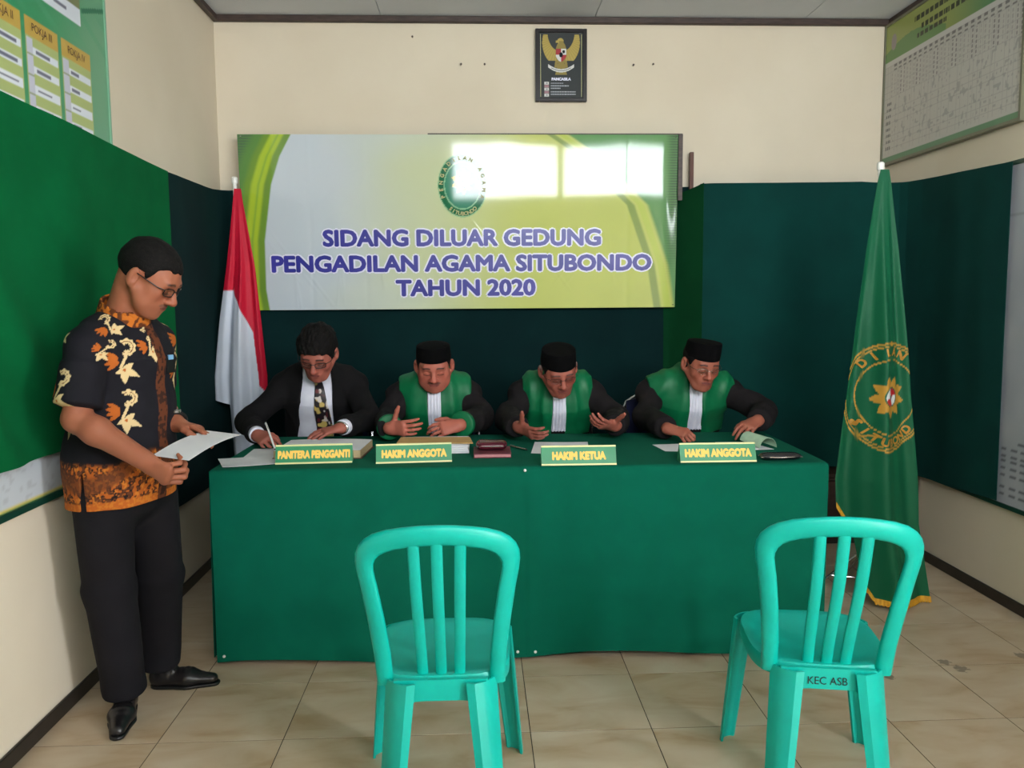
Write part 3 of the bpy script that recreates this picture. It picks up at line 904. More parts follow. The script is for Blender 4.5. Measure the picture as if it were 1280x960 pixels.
nameplate('PANITERA PENGGANTI', (-.811, 3.279), (-.507, 3.296), 'green name plate in front of the man in the black suit', .94)
nameplate('HAKIM ANGGOTA', (-.408, 3.262), (-.105, 3.282), 'green name plate in front of the moustached judge, left of the maroon pouch', .86)
nameplate('HAKIM KETUA', (.249, 3.170), (.545, 3.166), 'green name plate in front of the judge with open hands', .72)
nameplate('HAKIM ANGGOTA', (.804, 3.186), (1.109, 3.182), 'green name plate beside the black spectacle case at the right end', .88)

def sheet(name, lab, corners, z, grp='papers on the table', material='paper', th=.0012, curl=0.0, lines=0):
    A, B, C_, D = [np.array(c + (0.0,)) for c in corners]     # anticlockwise seen from above
    org = (A + C_) / 2 + np.array([0, 0, z])
    def pos(u, v):
        P = (A * ((1 - u) * (1 - v))[:, None] + B * (u * (1 - v))[:, None] + C_ * (u * v)[:, None] + D * ((1 - u) * v)[:, None])
        P[:, 2] = z + th + curl * ((u - .5) ** 2 * 4 * .5 + (v > .7) * (v - .7) ** 2 * 4)
        return P - org
    o = slab(name, 14, 14, pos, th, None, M[material], None)
    o.location = org
    tag(o, lab, 'paper', grp)
    return o
sheet('document_sheet', 'white sheet at the left end of the table beside the ledger', ((-1.004, 3.232), (-.80, 3.292), (-.862, 3.47), (-1.075, 3.405)), TT + .001, curl=.003)
sheet('document_sheet', 'white sheet under the writing hand of the man in the suit', ((-.98, 3.41), (-.86, 3.43), (-.87, 3.66), (-.99, 3.64)), TT + .001)

lg = thing('ledger_book', 'thick open ledger with brown page edges under the hands of the man in the suit', 'book', (-.655, 3.52, TT))
_q = [(-.195, -.13), (.175, -.145), (.192, .125), (-.18, .14)]
MB().prism([(a, b) for a, b in _q], (0, 0, .004), (0, 0, .001), (1, 0, 0), (0, 1, 0)).build('cover', M['card_cover'], lg)
MB().prism([(a * .97, b * .97) for a, b in _q], (0, 0, .030), (0, 0, .005), (1, 0, 0), (0, 1, 0)).build('page_block', M['pages'], lg)
def _pg(u, v):
    A, B, C_, D = [np.array(c) * .965 for c in _q]
    P = A * ((1 - u) * (1 - v))[:, None] + B * (u * (1 - v))[:, None] + C_ * (u * v)[:, None] + D * ((1 - u) * v)[:, None]
    return np.stack([P[:, 0], P[:, 1], .0375 + .004 * np.sin(u * math.pi)], 1)
slab('open_page', 24, 12, _pg, .0015, None, M['paper'], lg)

st = thing('paper_stack', 'stack of white papers under the brown envelope', 'paper', (-.185, 3.56, TT))
for k in range(5):
    MB().box((-.15 + .003 * (k % 2), -.10 + .002 * k, .001 + k * .0085), (.148 - .003 * (k % 3), .10, .001 + k * .0085 + .008), .001).build('paper_bundle', M['paper'], st)
sheet('brown_envelope', 'brown envelope lying on the white paper stack before the moustached judge', ((-.345, 3.475), (-.02, 3.445), (-.035, 3.60), (-.34, 3.62)), TT + .045, 'papers on the table', 'kraft', .004)

mb_ = thing('maroon_notebook', 'maroon notebook under the glossy pouch', 'notebook', (.06, 3.43, TT))
MB().box((-.078, -.085, .001), (.078, .085, .004), .001).build('cover', M['maroon_box'], mb_)
MB().box((-.074, -.083, .004), (.076, .083, .016), .001).build('page_block', mat('pink_page_edges', (190, 128, 132), .7), mb_)
MB().box((-.078, -.085, .016), (.078, .085, .0195), .001).build('cover', M['maroon_box'], mb_)

def pouch_pos(u, v):
    a = (u - .5) * 2; b = (v - .5) * 2
    h = np.maximum(1 - np.abs(a) ** 5, 0) ** .6 * np.maximum(1 - np.abs(b) ** 2.4, 0) ** .7
    return np.stack([a * .066, b * .058, .004 + .036 * h + .002 * np.sin(a * 9 + b * 4) * h], 1)
pc = thing('zip_pouch', 'glossy maroon pouch lying on the maroon notebook', 'pouch', (.058, 3.445, TT + .0195))
MB().tube([(-.050, -.0495, .020), (-.02, -.0515, .020), (.02, -.0515, .020), (.050, -.0495, .020)], .0016, 6).build('zip', M['silver'], pc, True)

def pen(p0, p1, lab, body='white_plastic', tip='black_rubber'):
    p0, p1 = np.array(p0, float), np.array(p1, float)
    d = p1 - p0; L = np.linalg.norm(d); d /= L
    t = thing('pen', lab, 'pen', tuple(p0))
    MB().tube([d * .012, d * L * .97, d * L], [.0042, .0042, .003], 10).build('barrel', M[body], t, True)
    MB().tube([d * 0, d * .012], [.0008, .0038], 10).build('tip', M[tip], t, True)
    MB().tube([d * L * .72 + np.array([0, 0, .005]), d * L * .98 + np.array([0, 0, .005])], .0012, 6).build('clip', M['silver'], t, True)
    return t
pen((.215, 3.49, TT + .0065), (.143, 3.60, TT + .0065), 'slim silver pen lying on the cloth right of the maroon pouch', 'silver')

sheet('document_sheet', 'white sheet under the open hands of the judge in the middle', ((.225, 3.43), (.47, 3.40), (.50, 3.68), (.26, 3.70)), TT + .001, curl=.004)
sheet('document_sheet', 'white sheet under the writing hand of the judge at the right end', ((.80, 3.44), (1.03, 3.40), (1.08, 3.62), (.78, 3.60)), TT + .001)
sheet('document_sheet', 'white sheet under the curled pale green paper at the right end', ((1.06, 3.42), (1.27, 3.43), (1.22, 3.62), (1.07, 3.62)), TT + .0035)
def curl_pos(u, v):
    a = (u * 1.25 - .15) * math.pi
    r = .040 - .006 * v
    return np.stack([-r * np.cos(a) * 1.05 + .03 * v, (v - .5) * .15 - .02 * u, .003 + r * np.sin(a).clip(-.05) * 1.0 + .012 * v], 1)
cu = slab('curled_paper', 30, 16, lambda u, v: curl_pos(1 - u, v), .001, None, mat('pale_green_paper', (186, 216, 188), .75, (172, 204, 176), 30), None)
cu.location = (1.215, 3.535, TT + .005); cu.rotation_euler = (0, 0, math.radians(28))
tag(cu, 'pale green paper curled up under the hand of the judge at the right end', 'paper')

sc_ = thing('spectacle_case', 'black hard spectacle case lying at the right end of the table', 'case', (1.215, 3.215, TT))
def case_half(sgn):
    def f(u, v):
        a = (u - .5) * 2; b = (v - .5) * 2
        h = np.maximum(1 - np.abs(a) ** 5, 0) ** .5 * np.maximum(1 - np.abs(b) ** 3, 0) ** .6
        wx = .085; wy = .029 * (1 - .25 * np.abs(a) ** 4)
        return np.stack([a * wx, b * wy, .016 + sgn * (.016 if sgn > 0 else .0145) * h], 1)
    return f
slab('lid', 30, 16, case_half(1), .001, None, M['black_gloss'], sc_)
slab('base', 30, 16, lambda u, v: case_half(-1)(1 - u, v), .001, None, M['black_gloss'], sc_)
MB().tube([(-.083, -.022, .016), (-.03, -.0295, .016), (.03, -.0295, .016), (.083, -.022, .016)], .0015, 6).build('hinge_line', M['silver'], sc_, True)

# ================================================================== TURQUOISE PLASTIC CHAIRS
def back_y(x, z): return -.165 - (z - .40) * .25 - .045 * (1 - (x / .21) ** 2) * sm(np.array(z), .42, .75)
OUT = [(.172, .405), (.176, .50), (.186, .60), (.199, .70), (.207, .745), (.210, .775), (.208, .798), (.199, .820), (.183, .839), (.160, .855), (.125, .868), (.085, .876), (.045, .881), (0, .883)]
INN = [(.128, .405), (.132, .50), (.141, .60), (.154, .70), (.160, .735), (.163, .755), (.162, .770), (.156, .785), (.146, .797), (.130, .807), (.105, .816), (.072, .823), (.038, .827), (0, .829)]
def ribbon(outer, inner, th):
    """loop of an arched frame with rounded thickness"""
    o = [(x, z) for x, z in outer] + [(-x, z) for x, z in outer[-2::-1]]
    n = [(x, z) for x, z in inner] + [(-x, z) for x, z in inner[-2::-1]]
    mb = MB(); R = []
    for (xo, zo), (xi, zi) in zip(o, n):
        prof = []
        for f, g in ((0, -.35), (0.12, -1), (.5, -1.25), (.88, -1), (1, -.35), (1, .5), (.88, 1), (.12, 1), (0, .5)):
            x = xo + (xi - xo) * f; z = zo + (zi - zo) * f
            prof.append((x, float(back_y(x, z)) + g * th / 2, z))
        R.append(prof)
    m = len(R[0]); V = sum(R, []); F = []
    for i in range(len(R) - 1):
        for k in range(m):
            F.append((i * m + k, i * m + (k + 1) % m, (i + 1) * m + (k + 1) % m, (i + 1) * m + k))
    F += [tuple(range(m))[::-1], tuple(range((len(R) - 1) * m, len(R) * m))]
    return mb.add(V, F)
def seat_outline(n=48):
    P = []
    for k in range(n):
        a = 2 * math.pi * k / n
        c, s = math.cos(a), math.sin(a)
        e = 2 / 3.6
        x = abs(c) ** e * (1 if c >= 0 else -1); y = abs(s) ** e * (1 if s >= 0 else -1)
        P.append((x * (.192 + .006 * y), .012 + y * .205))
    return P
def make_chair(lab):
    t = thing('plastic_chair', lab, 'chair', (0, 0, 0), 0, 'turquoise plastic chairs before the table')
    ol = seat_outline(); n = len(ol); V, F = [], []
    rings = [(.995, .392), (1.0, .425), (.985, .434), (.93, .436), (.80, .430), (.5, .420), (.2, .416)]
    for f, z in rings: V += [(x * f, .012 + (y - .012) * f, z) for x, y in ol]
    for i in range(len(rings) - 1):
        for k in range(n): F.append((i * n + k, i * n + (k + 1) % n, (i + 1) * n + (k + 1) % n, (i + 1) * n + k))
    F.append(tuple(range((len(rings) - 1) * n, len(rings) * n)))
    m0 = len(V)                     # underside
    und = [(.97, .392), (.97, .415), (.5, .408)]
    for f, z in und: V += [(x * f, .012 + (y - .012) * f, z) for x, y in ol]
    for i in range(2):
        for k in range(n): F.append((m0 + i * n + (k + 1) % n, m0 + i * n + k, m0 + (i + 1) * n + k, m0 + (i + 1) * n + (k + 1) % n))
    F.append(tuple(range(m0 + 2 * n, m0 + 3 * n))[::-1])
    for k in range(n): F.append(((k + 1) % n, k, m0 + k, m0 + (k + 1) % n))
    MB().add(V, F).build('seat', M['chair'], t, True, 50)
    ribbon(OUT, INN, .022).build('back_frame', M['chair'], t, True, 60)
    for xt, xb in ((-.059, -.049), (0, 0), (.059, .049)):
        zs = np.linspace(.412, .838, 12); V, F = [], []
        for z in zs:
            f = (z - .412) / .426; x = xb + (xt - xb) * f; hw = .0145
            y = float(back_y(x, z))
            V += [(x - hw, y - .004, z), (x - hw * .6, y - .009, z), (x + hw * .6, y - .009, z), (x + hw, y - .004, z), (x + hw, y + .006, z), (x - hw, y + .006, z)]
        for i in range(11):
            for k in range(6): F.append((i * 6 + k, i * 6 + (k + 1) % 6, (i + 1) * 6 + (k + 1) % 6, (i + 1) * 6 + k))
        F += [tuple(range(6))[::-1], tuple(range(66, 72))]
        MB().add(V, F).build('slat', M['chair'], t, True, 50)
    # rear apron with arch
    ap = MB(); poly = []
    for x in np.linspace(-.125, .125, 15): poly.append((x, .430))
    for x in np.linspace(.125, -.125, 15): poly.append((x, .372 + .0 - .055 * sm(np.array(abs(x)), .065, .125)))
    ap.prism(poly, (0, .014, 0), (0, -.207, 0))
    ap.build('apron', M['chair'], t, False)
    # legs: rounded channel section, tapering
    def leg(top, bot, ang, w0, w1, zt):
        mb = MB(); V, F = [], []
        N = 7; st = 6
        for i in range(st + 1):
            f = i / st
            cx, cy = top[0] + (bot[0] - top[0]) * f, top[1] + (bot[1] - top[1]) * f
            z = zt * (1 - f); w = w0 + (w1 - w0) * f
            outer, inner = [], []
            for k in range(N):
                a = math.radians(ang - 78 + 156 * k / (N - 1))
                sq = 1 / max(abs(math.cos(a - math.radians(ang))) ** .5, .75)
                outer.append((cx + w * math.cos(a) * sq, cy + w * math.sin(a) * sq, z))
                inner.append((cx + (w - .006) * math.cos(a) * sq, cy + (w - .006) * math.sin(a) * sq, z))
            V += outer + inner[::-1]
        m = 2 * N
        for i in range(st):
            for k in range(m): F.append((i * m + (k + 1) % m, i * m + k, (i + 1) * m + k, (i + 1) * m + (k + 1) % m))
        F += [tuple(range(m)), tuple(range(st * m, (st + 1) * m))[::-1]]
        mb.add(V, F); return mb
    for s in (-1, 1):
        leg((s * .098, -.178), (s * .135, -.245), 270 + s * 42, .040, .030, .425).build('leg', M['chair'], t, True, 40)
        leg((s * .158, .165), (s * .205, .185), 90 - s * 45, .036, .026, .425).build('leg', M['chair'], t, True, 40)
    return t
def copy_tree(o, parent=None):
    c = o.copy(); COL.objects.link(c); c.parent = parent
    for ch in list(o.children): copy_tree(ch, c)
    return c
ch1 = make_chair('turquoise plastic chair in front of the middle of the table, without writing')
ch2 = copy_tree(ch1)
ch2['label'] = 'turquoise plastic chair with black handwriting on its rear edge, at the right'
ch1.location = (-.105, 2.305, 0)
ch2.location = (.980, 2.305, 0); ch2.rotation_euler = (0, 0, math.radians(-10))
text_on('handwriting', 'KEC ASB', (-.004, -.208, .386), (1, 0, 0), (0, 0, 1), .023, M['ink'], ch2, 0.0, .0012, width=.104)

# ================================================================== NAVY FOLDING CHAIRS OF THE FOUR SEATED MEN
def folding_chair(x, lab):
    t = thing('folding_chair', lab, 'chair', (x, 4.30, 0), 0, 'navy folding chairs behind the table')
    # faces -Y; back at +Y
    pts = [(-.215, .02, 0), (-.215, .10, .42), (-.215, .17, .82), (-.19, .178, .875), (-.14, .18, .905), (.14, .18, .905), (.19, .178, .875), (.215, .17, .82), (.215, .10, .42), (.215, .02, 0)]
    MB().tube(pts, .011, 8).build('back_frame', M['chrome'], t, True)
    for s in (-1, 1):
        MB().tube([(s * .20, -.20, 0), (s * .20, -.05, .30), (s * .20, .14, .62)], .010, 8).build('leg', M['chrome'], t, True)
    MB().tube([(-.2, -.17, .06), (.2, -.17, .06)], .008, 8).build('stretcher', M['chrome'], t, True)
    MB().box((-.20, -.24, .425), (.20, .12, .462), .012).build('seat', M['navy'], t, True)
    b = MB(); V, F = [], []
    n = 12
    for i in range(n + 1):
        a = (i / n - .5) * 2; xx = a * .195; yy = .152 + .018 * (1 - a * a)
        hh = .11 * (1 - .12 * abs(a) ** 6)
        V += [(xx, yy - .012, .785 - hh), (xx, yy - .014, .785 + hh), (xx, yy + .012, .785 + hh), (xx, yy + .014, .785 - hh)]
    for i in range(n):
        for k in range(4): F.append((i * 4 + k, i * 4 + (k + 1) % 4, (i + 1) * 4 + (k + 1) % 4, (i + 1) * 4 + k))
    F += [(3, 2, 1, 0), tuple(range(n * 4, n * 4 + 4))]
    b.add(V, F).build('backrest', M['navy'], t, True, 40)
folding_chair(-.79, 'navy padded folding chair under the man in the black suit')
folding_chair(-.21, 'navy padded folding chair under the moustached judge')
folding_chair(.41, 'navy padded folding chair under the judge with open hands')
folding_chair(1.012, 'navy padded folding chair under the judge at the right end')

# low dark cupboard seen between table and flag
cb = thing('low_cupboard', 'low dark brown wooden cupboard behind the table under the right curtain', 'cupboard', (1.85, 4.74, 0))
MB().box((-.42, -.125, .04), (.42, .135, .40), .004).build('body', M['dark_wood'], cb)
MB().box((-.44, -.15, .40), (.44, .14, .425), .004).build('top_board', M['dark_wood'], cb)
for s in (-1, 1):
    d = MB().box((s * .21 - .195, -.137, .07), (s * .21 + .195, -.1255, .38), .003).build('door', M['dark_wood'], cb)
    MB().lathe([(.004, 0), (.009, .008), (.006, .014)], (0, 0, 0), 10).build('knob', M['silver'], d, True).location = (s * .05, -.138, .3)
MB().box((-.40, -.11, 0), (.40, .12, .04)).build('plinth', M['base'], cb)

# ================================================================== FLAGS
def interp_tab(z, tab):
    zs = [r[0] for r in tab][::-1]
    return [np.interp(z, zs, [r[k] for r in tab][::-1]) for k in range(1, len(tab[0]))]

def make_flag(name, label, px_, py_, ztop, tab, zbot, npl, dep, phase, colfn, nu, nv, pole_top, y_front):
    """tab rows: z, left x, right x (world); draped cloth in front of the pole"""
    t = thing(name, label, 'flag', (px_, py_, 0))
    org = np.array([px_, py_, 0.0])
    def surf(s, z):
        xl, xr = interp_tab(z, tab)
        x = xl + (xr - xl) * s
        wd = (xr - xl)
        k = sm(ztop - z, 0, .9)
        pl = np.sin(s * npl * 2 * math.pi + phase + .5 * np.sin(z * 2.0)) + .22 * np.sin(s * npl * 4.7 * math.pi + 1.0 + z)
        bow = (1 - (2 * s - 1) ** 2)
        y = py_ - .012 - k * (dep * (.5 + .5 * pl) * .8 + .11 * bow * wd / .45) * y_front
        return np.stack([x, y, z], 1)
    def pos(u, v):
        zb = np.interp(u, *zbot)
        z = zb + (ztop - zb) * v
        return surf(u, z) - org
    slab('cloth', nu, nv, pos, .002, (lambda u, v, P: colfn(u, v, P + org)), M['flag_satin'], t)
    MB().tube([(0, .008, .03), (0, .008, 1.2), (-.010, .004, pole_top - .03)], .011, 12).build('pole', M['white_plastic'], t, True)
    MB().lathe([(.015, 0), (.0165, .006), (.0165, .03), (.010, .036), (.0, .038)], (-.010, .004, pole_top - .035), 14).build('pole_cap', M['white_plastic'], t, True)
    for k in range(3):
        a = math.radians((165, 15, 90)[k] if px_ > 0 else (20, 265, 300)[k])
        L = .27 if px_ > 0 else .12
        MB().tube([(0, .008, .26), (L * math.cos(a), .008 + L * math.sin(a), .012)], .006, 8).build('stand_leg', M['chrome'], t, True)
        MB().tube([(0, .008, .10), (.6 * L * math.cos(a), .008 + .6 * L * math.sin(a), .105)], .004, 8).build('stand_brace', M['chrome'], t, True)
    MB().lathe([(.016, 0), (.016, .05)], (0, .008, .235), 12).build('collar', M['chrome'], t, True)
    return t, surf, org

# red and white flag left
YL = 4.62
def cols_rw(u, v, P):
    x, z = P[:, 0], P[:, 2]
    c = np.tile(lin((205, 212, 226)), (len(u), 1))
    zb = np.interp(u, [0, .30, .36, .46, .80, .86, 1.0], [1.50, 1.50, 1.47, 1.44, 1.27, .98, .94])
    c = mixc(c, lin((198, 20, 52)), sm(z - zb, -.004, .004))
    return c
tabL = [(2.06, -1.305, -1.27), (1.98, -1.315, -1.262), (1.63, -1.36, -1.205), (1.33, -1.405, -1.178), (1.03, -1.44, -1.155), (.86, -1.46 + .018, -1.16), (.5, -1.415, -1.20)]
make_flag('national_flag', 'furled red over white flag on a white pole left of the banner', -1.296, YL, 2.05, tabL, ([0, .30, .33, 1], [.90, .875, .52, .47]), 2.2, .05, .6, cols_rw, 110, 190, 2.115, 1.0)

# green court flag right
YR = 3.73
tabR = [(2.02, 1.838, 1.872), (1.95, 1.822, 1.886), (1.65, 1.772, 1.925), (1.33, 1.725, 1.955), (1.0, 1.690, 1.985), (.60, 1.648, 2.035), (.38, 1.66, 2.05), (.02, 1.705, 2.125)]
def to_e(x, z):        # emblem coordinates on the cloth in metres
    return x - 1.868, z - .985
def cols_gr(u, v, P):
    x, z = P[:, 0], P[:, 2]
    c = np.tile(lin((5, 92, 60)), (len(u), 1))
    c = mixc(c, lin((4, 80, 52)), vnoise(np.stack([u * 12, z * 2, 0 * u], 1), 1, 3) * .6)
    ex, ez = to_e(x, z)
    gold = lin((186, 138, 52))
    r = np.sqrt((ex / .195) ** 2 + (ez / .245) ** 2)
    for R, w in ((1.0, .016), (.945, .012), (.70, .012)):
        c = mixc(c, gold, (np.abs(r - R) < w))
    c = mixc(c, gold, (np.abs(ez + .17 - ex * .08) < .004) & (ex < -.05) & (ex > -.13))
    c = star(c, ex / .092, ez / .098, 1.0, 9, gold, .25)
    c = shield(c, ex / .092, ez / .098, .47)
    return c
flg, surfR, orgR = make_flag('court_flag', 'draped green court flag with gold emblem and yellow fringe at the right', 1.852, YR, 2.01, tabR, ([0, .18, .22, .30, 1], [.475, .365, .10, .03, .012]), 1.7, .075, 2.2, cols_gr, 160, 270, 2.045, 1.0)
def place_flag(X, Z):
    xl, xr = interp_tab(Z, tabR)
    P = surfR((X - xl) / (xr - xl), Z) - orgR
    P[:, 1] -= .0022
    return P
def on_flag(px, pz):
    xl, xr = interp_tab(pz, tabR)
    return xl + .045 < px < xr - .022
ring_text('emblem_lettering', 'PENGADILAN AGAMA', 1.868, .985, .152, .188, 215, -35, .036, M['gold'], flg, place_flag, keep=on_flag)
ring_text('emblem_lettering', 'SITUBONDO', 1.868, .985, .176, .222, 215, 325, .036, M['gold'], flg, place_flag, flip=True, keep=on_flag)
def fringe(s0, s1, name='fringe'):
    def pos(u, v):
        s = s0 + (s1 - s0) * u
        zb = np.interp(s, [0, .18, .22, .30, 1], [.475, .365, .10, .03, .012])
        P = surfR(s, zb + .002) - orgR
        P[:, 2] = P[:, 2] + .026 * (v - .35) + .004 * np.sin(u * 160) * (1 - v)
        P[:, 2] = np.maximum(P[:, 2], .003)
        P[:, 1] -= .004 + .012 * (1 - v) * (P[:, 2] < .05)
        return P
    slab(name, 90, 4, pos, .003, None, M['fringe'], flg)
fringe(0.0, .18); fringe(.22, 1.0)
# ================================================================== PEOPLE: smooth implicit surfaces meshed with surface nets
def vec(*a): return np.array(a, float)
def unit(v): v = np.asarray(v, float); return v / (np.linalg.norm(v) + 1e-12)

class Field:
    def __init__(s, lo, hi, h):
        s.lo = np.asarray(lo, np.float32); s.h = h
        s.n = np.ceil((np.asarray(hi) - np.asarray(lo)) / h).astype(int) + 1
        s.d = np.full(s.n, .08, np.float32)
        s.ax = [s.lo[k] + np.arange(s.n[k], dtype=np.float32) * h for k in range(3)]
    def _sl(s, lo, hi):
        r = []
        for k in range(3):
            a = max(0, int(math.floor((lo[k] - s.lo[k]) / s.h))); b = min(s.n[k], int(math.ceil((hi[k] - s.lo[k]) / s.h)) + 1)
            if b <= a: return None
            r.append(slice(a, b))
        return tuple(r)
    def apply(s, lo, hi, fn, op='add', k=.01):
        pad = max(k, .004) + 2 * s.h
        sl = s._sl(np.asarray(lo) - pad, np.asarray(hi) + pad)
        if sl is None: return
        x = s.ax[0][sl[0]][:, None, None]; y = s.ax[1][sl[1]][None, :, None]; z = s.ax[2][sl[2]][None, None, :]
        b = fn(x, y, z); a = s.d[sl]
        if op == 'add':
            t = np.clip(.5 + .5 * (a - b) / k, 0, 1); s.d[sl] = a + (b - a) * t - k * t * (1 - t)
        elif op == 'sub':
            b = -b; t = np.clip(.5 + .5 * (b - a) / k, 0, 1); s.d[sl] = a + (b - a) * t + k * t * (1 - t)
    def cut(s, fn, k=.004):
        """keep only where fn<0 (whole grid)"""
        x = s.ax[0][:, None, None]; y = s.ax[1][None, :, None]; z = s.ax[2][None, None, :]
        b = fn(x, y, z).astype(np.float32); a = s.d
        t = np.clip(.5 + .5 * (b - a) / k, 0, 1); s.d = a + (b - a) * t + k * t * (1 - t)
    def prim(s, p0, p1=None, a=.05, a1=None, b=None, b1=None, side=(1, 0, 0), k=.012, op='add', inf=0.0, cap=1.0):
        """tapered elliptic capsule / ellipsoid. a: half width along 'side', b: half width across"""
        p0 = np.asarray(p0, float); p1 = p0 if p1 is None else np.asarray(p1, float)
        a1 = a if a1 is None else a1; b = a if b is None else b; b1 = (a1 if b == a else b) if b1 is None else b1
        a, a1, b, b1 = a + inf, a1 + inf, b + inf, b1 + inf
        L = np.linalg.norm(p1 - p0)
        sd = np.asarray(side, float)
        w = (p1 - p0) / L if L > 1e-6 else None
        if w is None:
            w = np.cross(sd, (0, 0, 1)) if abs(unit(sd)[2]) < .9 else vec(0, 1, 0)
            w = unit(w - sd * (w @ sd) / (sd @ sd))
        u = sd - w * (sd @ w)
        if np.linalg.norm(u) < 1e-6: u = np.cross(w, (0.3, .9, .1))
        u = unit(u); v = np.cross(w, u)
        R = max(a, a1, b, b1)
        def fn(x, y, z):
            x = x - p0[0]; y = y - p0[1]; z = z - p0[2]
            W_ = x * w[0] + y * w[1] + z * w[2]; U = x * u[0] + y * u[1] + z * u[2]; V = x * v[0] + y * v[1] + z * v[2]
            if L > 1e-6:
                t = np.clip(W_ / L, 0, 1); E = W_ - t * L
                A = a + (a1 - a) * t; B = b + (b1 - b) * t
            else:
                E = W_; A, B = a, b
            Cc = np.minimum(A, B) * cap
            qx, qy, qz = U / A, V / B, E / Cc
            k0 = np.sqrt(qx * qx + qy * qy + qz * qz); k1 = np.sqrt((qx / A) ** 2 + (qy / B) ** 2 + (qz / Cc) ** 2) + 1e-9
            return (k0 * (k0 - 1) / k1).astype(np.float32)
        s.apply(np.minimum(p0, p1) - R * max(cap, 1), np.maximum(p0, p1) + R * max(cap, 1), fn, op, k)
    def ell3(s, c, R, F, U, r, k=.01, op='add', inf=0.0):
        c = np.asarray(c, float); rx, ry, rz = (q + inf for q in r)
        def fn(x, y, z):
            x = x - c[0]; y = y - c[1]; z = z - c[2]
            a = (x * R[0] + y * R[1] + z * R[2]) / rx; b = (x * F[0] + y * F[1] + z * F[2]) / ry; d = (x * U[0] + y * U[1] + z * U[2]) / rz
            k0 = np.sqrt(a * a + b * b + d * d); k1 = np.sqrt((a / rx) ** 2 + (b / ry) ** 2 + (d / rz) ** 2) + 1e-9
            return (k0 * (k0 - 1) / k1).astype(np.float32)
        m = max(rx, ry, rz)
        s.apply(c - m, c + m, fn, op, k)
    def mesh(s):
        d = s.d; sg = d < 0
        cnt = np.zeros(tuple(q - 1 for q in d.shape), np.uint8)
        for i in (0, 1):
            for j in (0, 1):
                for k in (0, 1):
                    cnt += sg[i:d.shape[0] - 1 + i, j:d.shape[1] - 1 + j, k:d.shape[2] - 1 + k]
        act = (cnt > 0) & (cnt < 8)
        I, J, K = np.nonzero(act)
        n = len(I)
        idx = np.full(act.shape, -1, np.int32); idx[I, J, K] = np.arange(n)
        c = {}
        for i in (0, 1):
            for j in (0, 1):
                for k in (0, 1): c[i, j, k] = d[I + i, J + j, K + k]
        acc = np.zeros((n, 3)); m = np.zeros(n)
        cs = list(c)
        for p in cs:
            for ax in range(3):
                if p[ax] == 0:
                    q = list(p); q[ax] = 1; q = tuple(q)
                    va, vb = c[p], c[q]; x = (va < 0) != (vb < 0)
                    t = np.where(x, va / np.where(x, va - vb, 1), 0)
                    for z in range(3):
                        acc[:, z] += np.where(x, p[z] + (t if z == ax else 0), 0)
                    m += x
        P = (np.stack([I, J, K], 1) + acc / m[:, None]) * s.h + s.lo
        Q = []
        for ax in range(3):
            o = [0, 1, 2]; o.remove(ax)
            sl0 = [slice(None)] * 3; sl1 = [slice(None)] * 3
            sl0[ax] = slice(0, -1); sl1[ax] = slice(1, None)
            for q in o:
                sl0[q] = slice(1, -1); sl1[q] = slice(1, -1)
            A = sg[tuple(sl0)]; B = sg[tuple(sl1)]
            X = np.argwhere(A != B)
            if not len(X): continue
            for q in o: X[:, q] += 1
            e0 = np.zeros(3, int); e0[o[0]] = 1; e1 = np.zeros(3, int); e1[o[1]] = 1
            def at(Y): return idx[Y[:, 0], Y[:, 1], Y[:, 2]]
            q4 = np.stack([at(X - e0 - e1), at(X - e1), at(X), at(X - e0)], 1)
            ins = sg[X[:, 0], X[:, 1], X[:, 2]]
            flip = ins if ax != 1 else ~ins
            q4[~flip] = q4[~flip][:, ::-1]
            Q.append(q4)
        Fq = np.concatenate(Q)
        return P, Fq[(Fq >= 0).all(1)]

def vnormals(P, F):
    fn = np.cross(P[F[:, 2]] - P[F[:, 0]], P[F[:, 3]] - P[F[:, 1]])
    N = np.zeros_like(P)
    for k in range(4): np.add.at(N, F[:, k], fn)
    return N / (np.linalg.norm(N, axis=1)[:, None] + 1e-12)

def relax(P, F, it=1, w=.5):
    n = len(P)
    a = np.concatenate([F[:, 0], F[:, 1], F[:, 2], F[:, 3]]); b = np.concatenate([F[:, 1], F[:, 2], F[:, 3], F[:, 0]])
    deg = np.bincount(a, minlength=n) + np.bincount(b, minlength=n)
    for _ in range(it):
        S = np.stack([np.bincount(a, P[b, k], n) + np.bincount(b, P[a, k], n) for k in range(3)], 1)
        P = P * (1 - w) + w * S / np.maximum(deg, 1)[:, None]
    return P

def sdf_obj(name, f, material, parent, colfn=None, disp=None, smooth_it=1):
    P, F = f.mesh()
    if len(P) == 0: raise RuntimeError('empty surface ' + name)
    P = relax(P, F, smooth_it)
    if disp is not None:
        N = vnormals(P, F); P = P + N * disp(P, N)[:, None]
    cols = colfn(P) if colfn is not None else None
    org = np.array(parent.location)
    me = raw_mesh(name, P - org, F, cols, True)
    return link(name, me, material, parent)

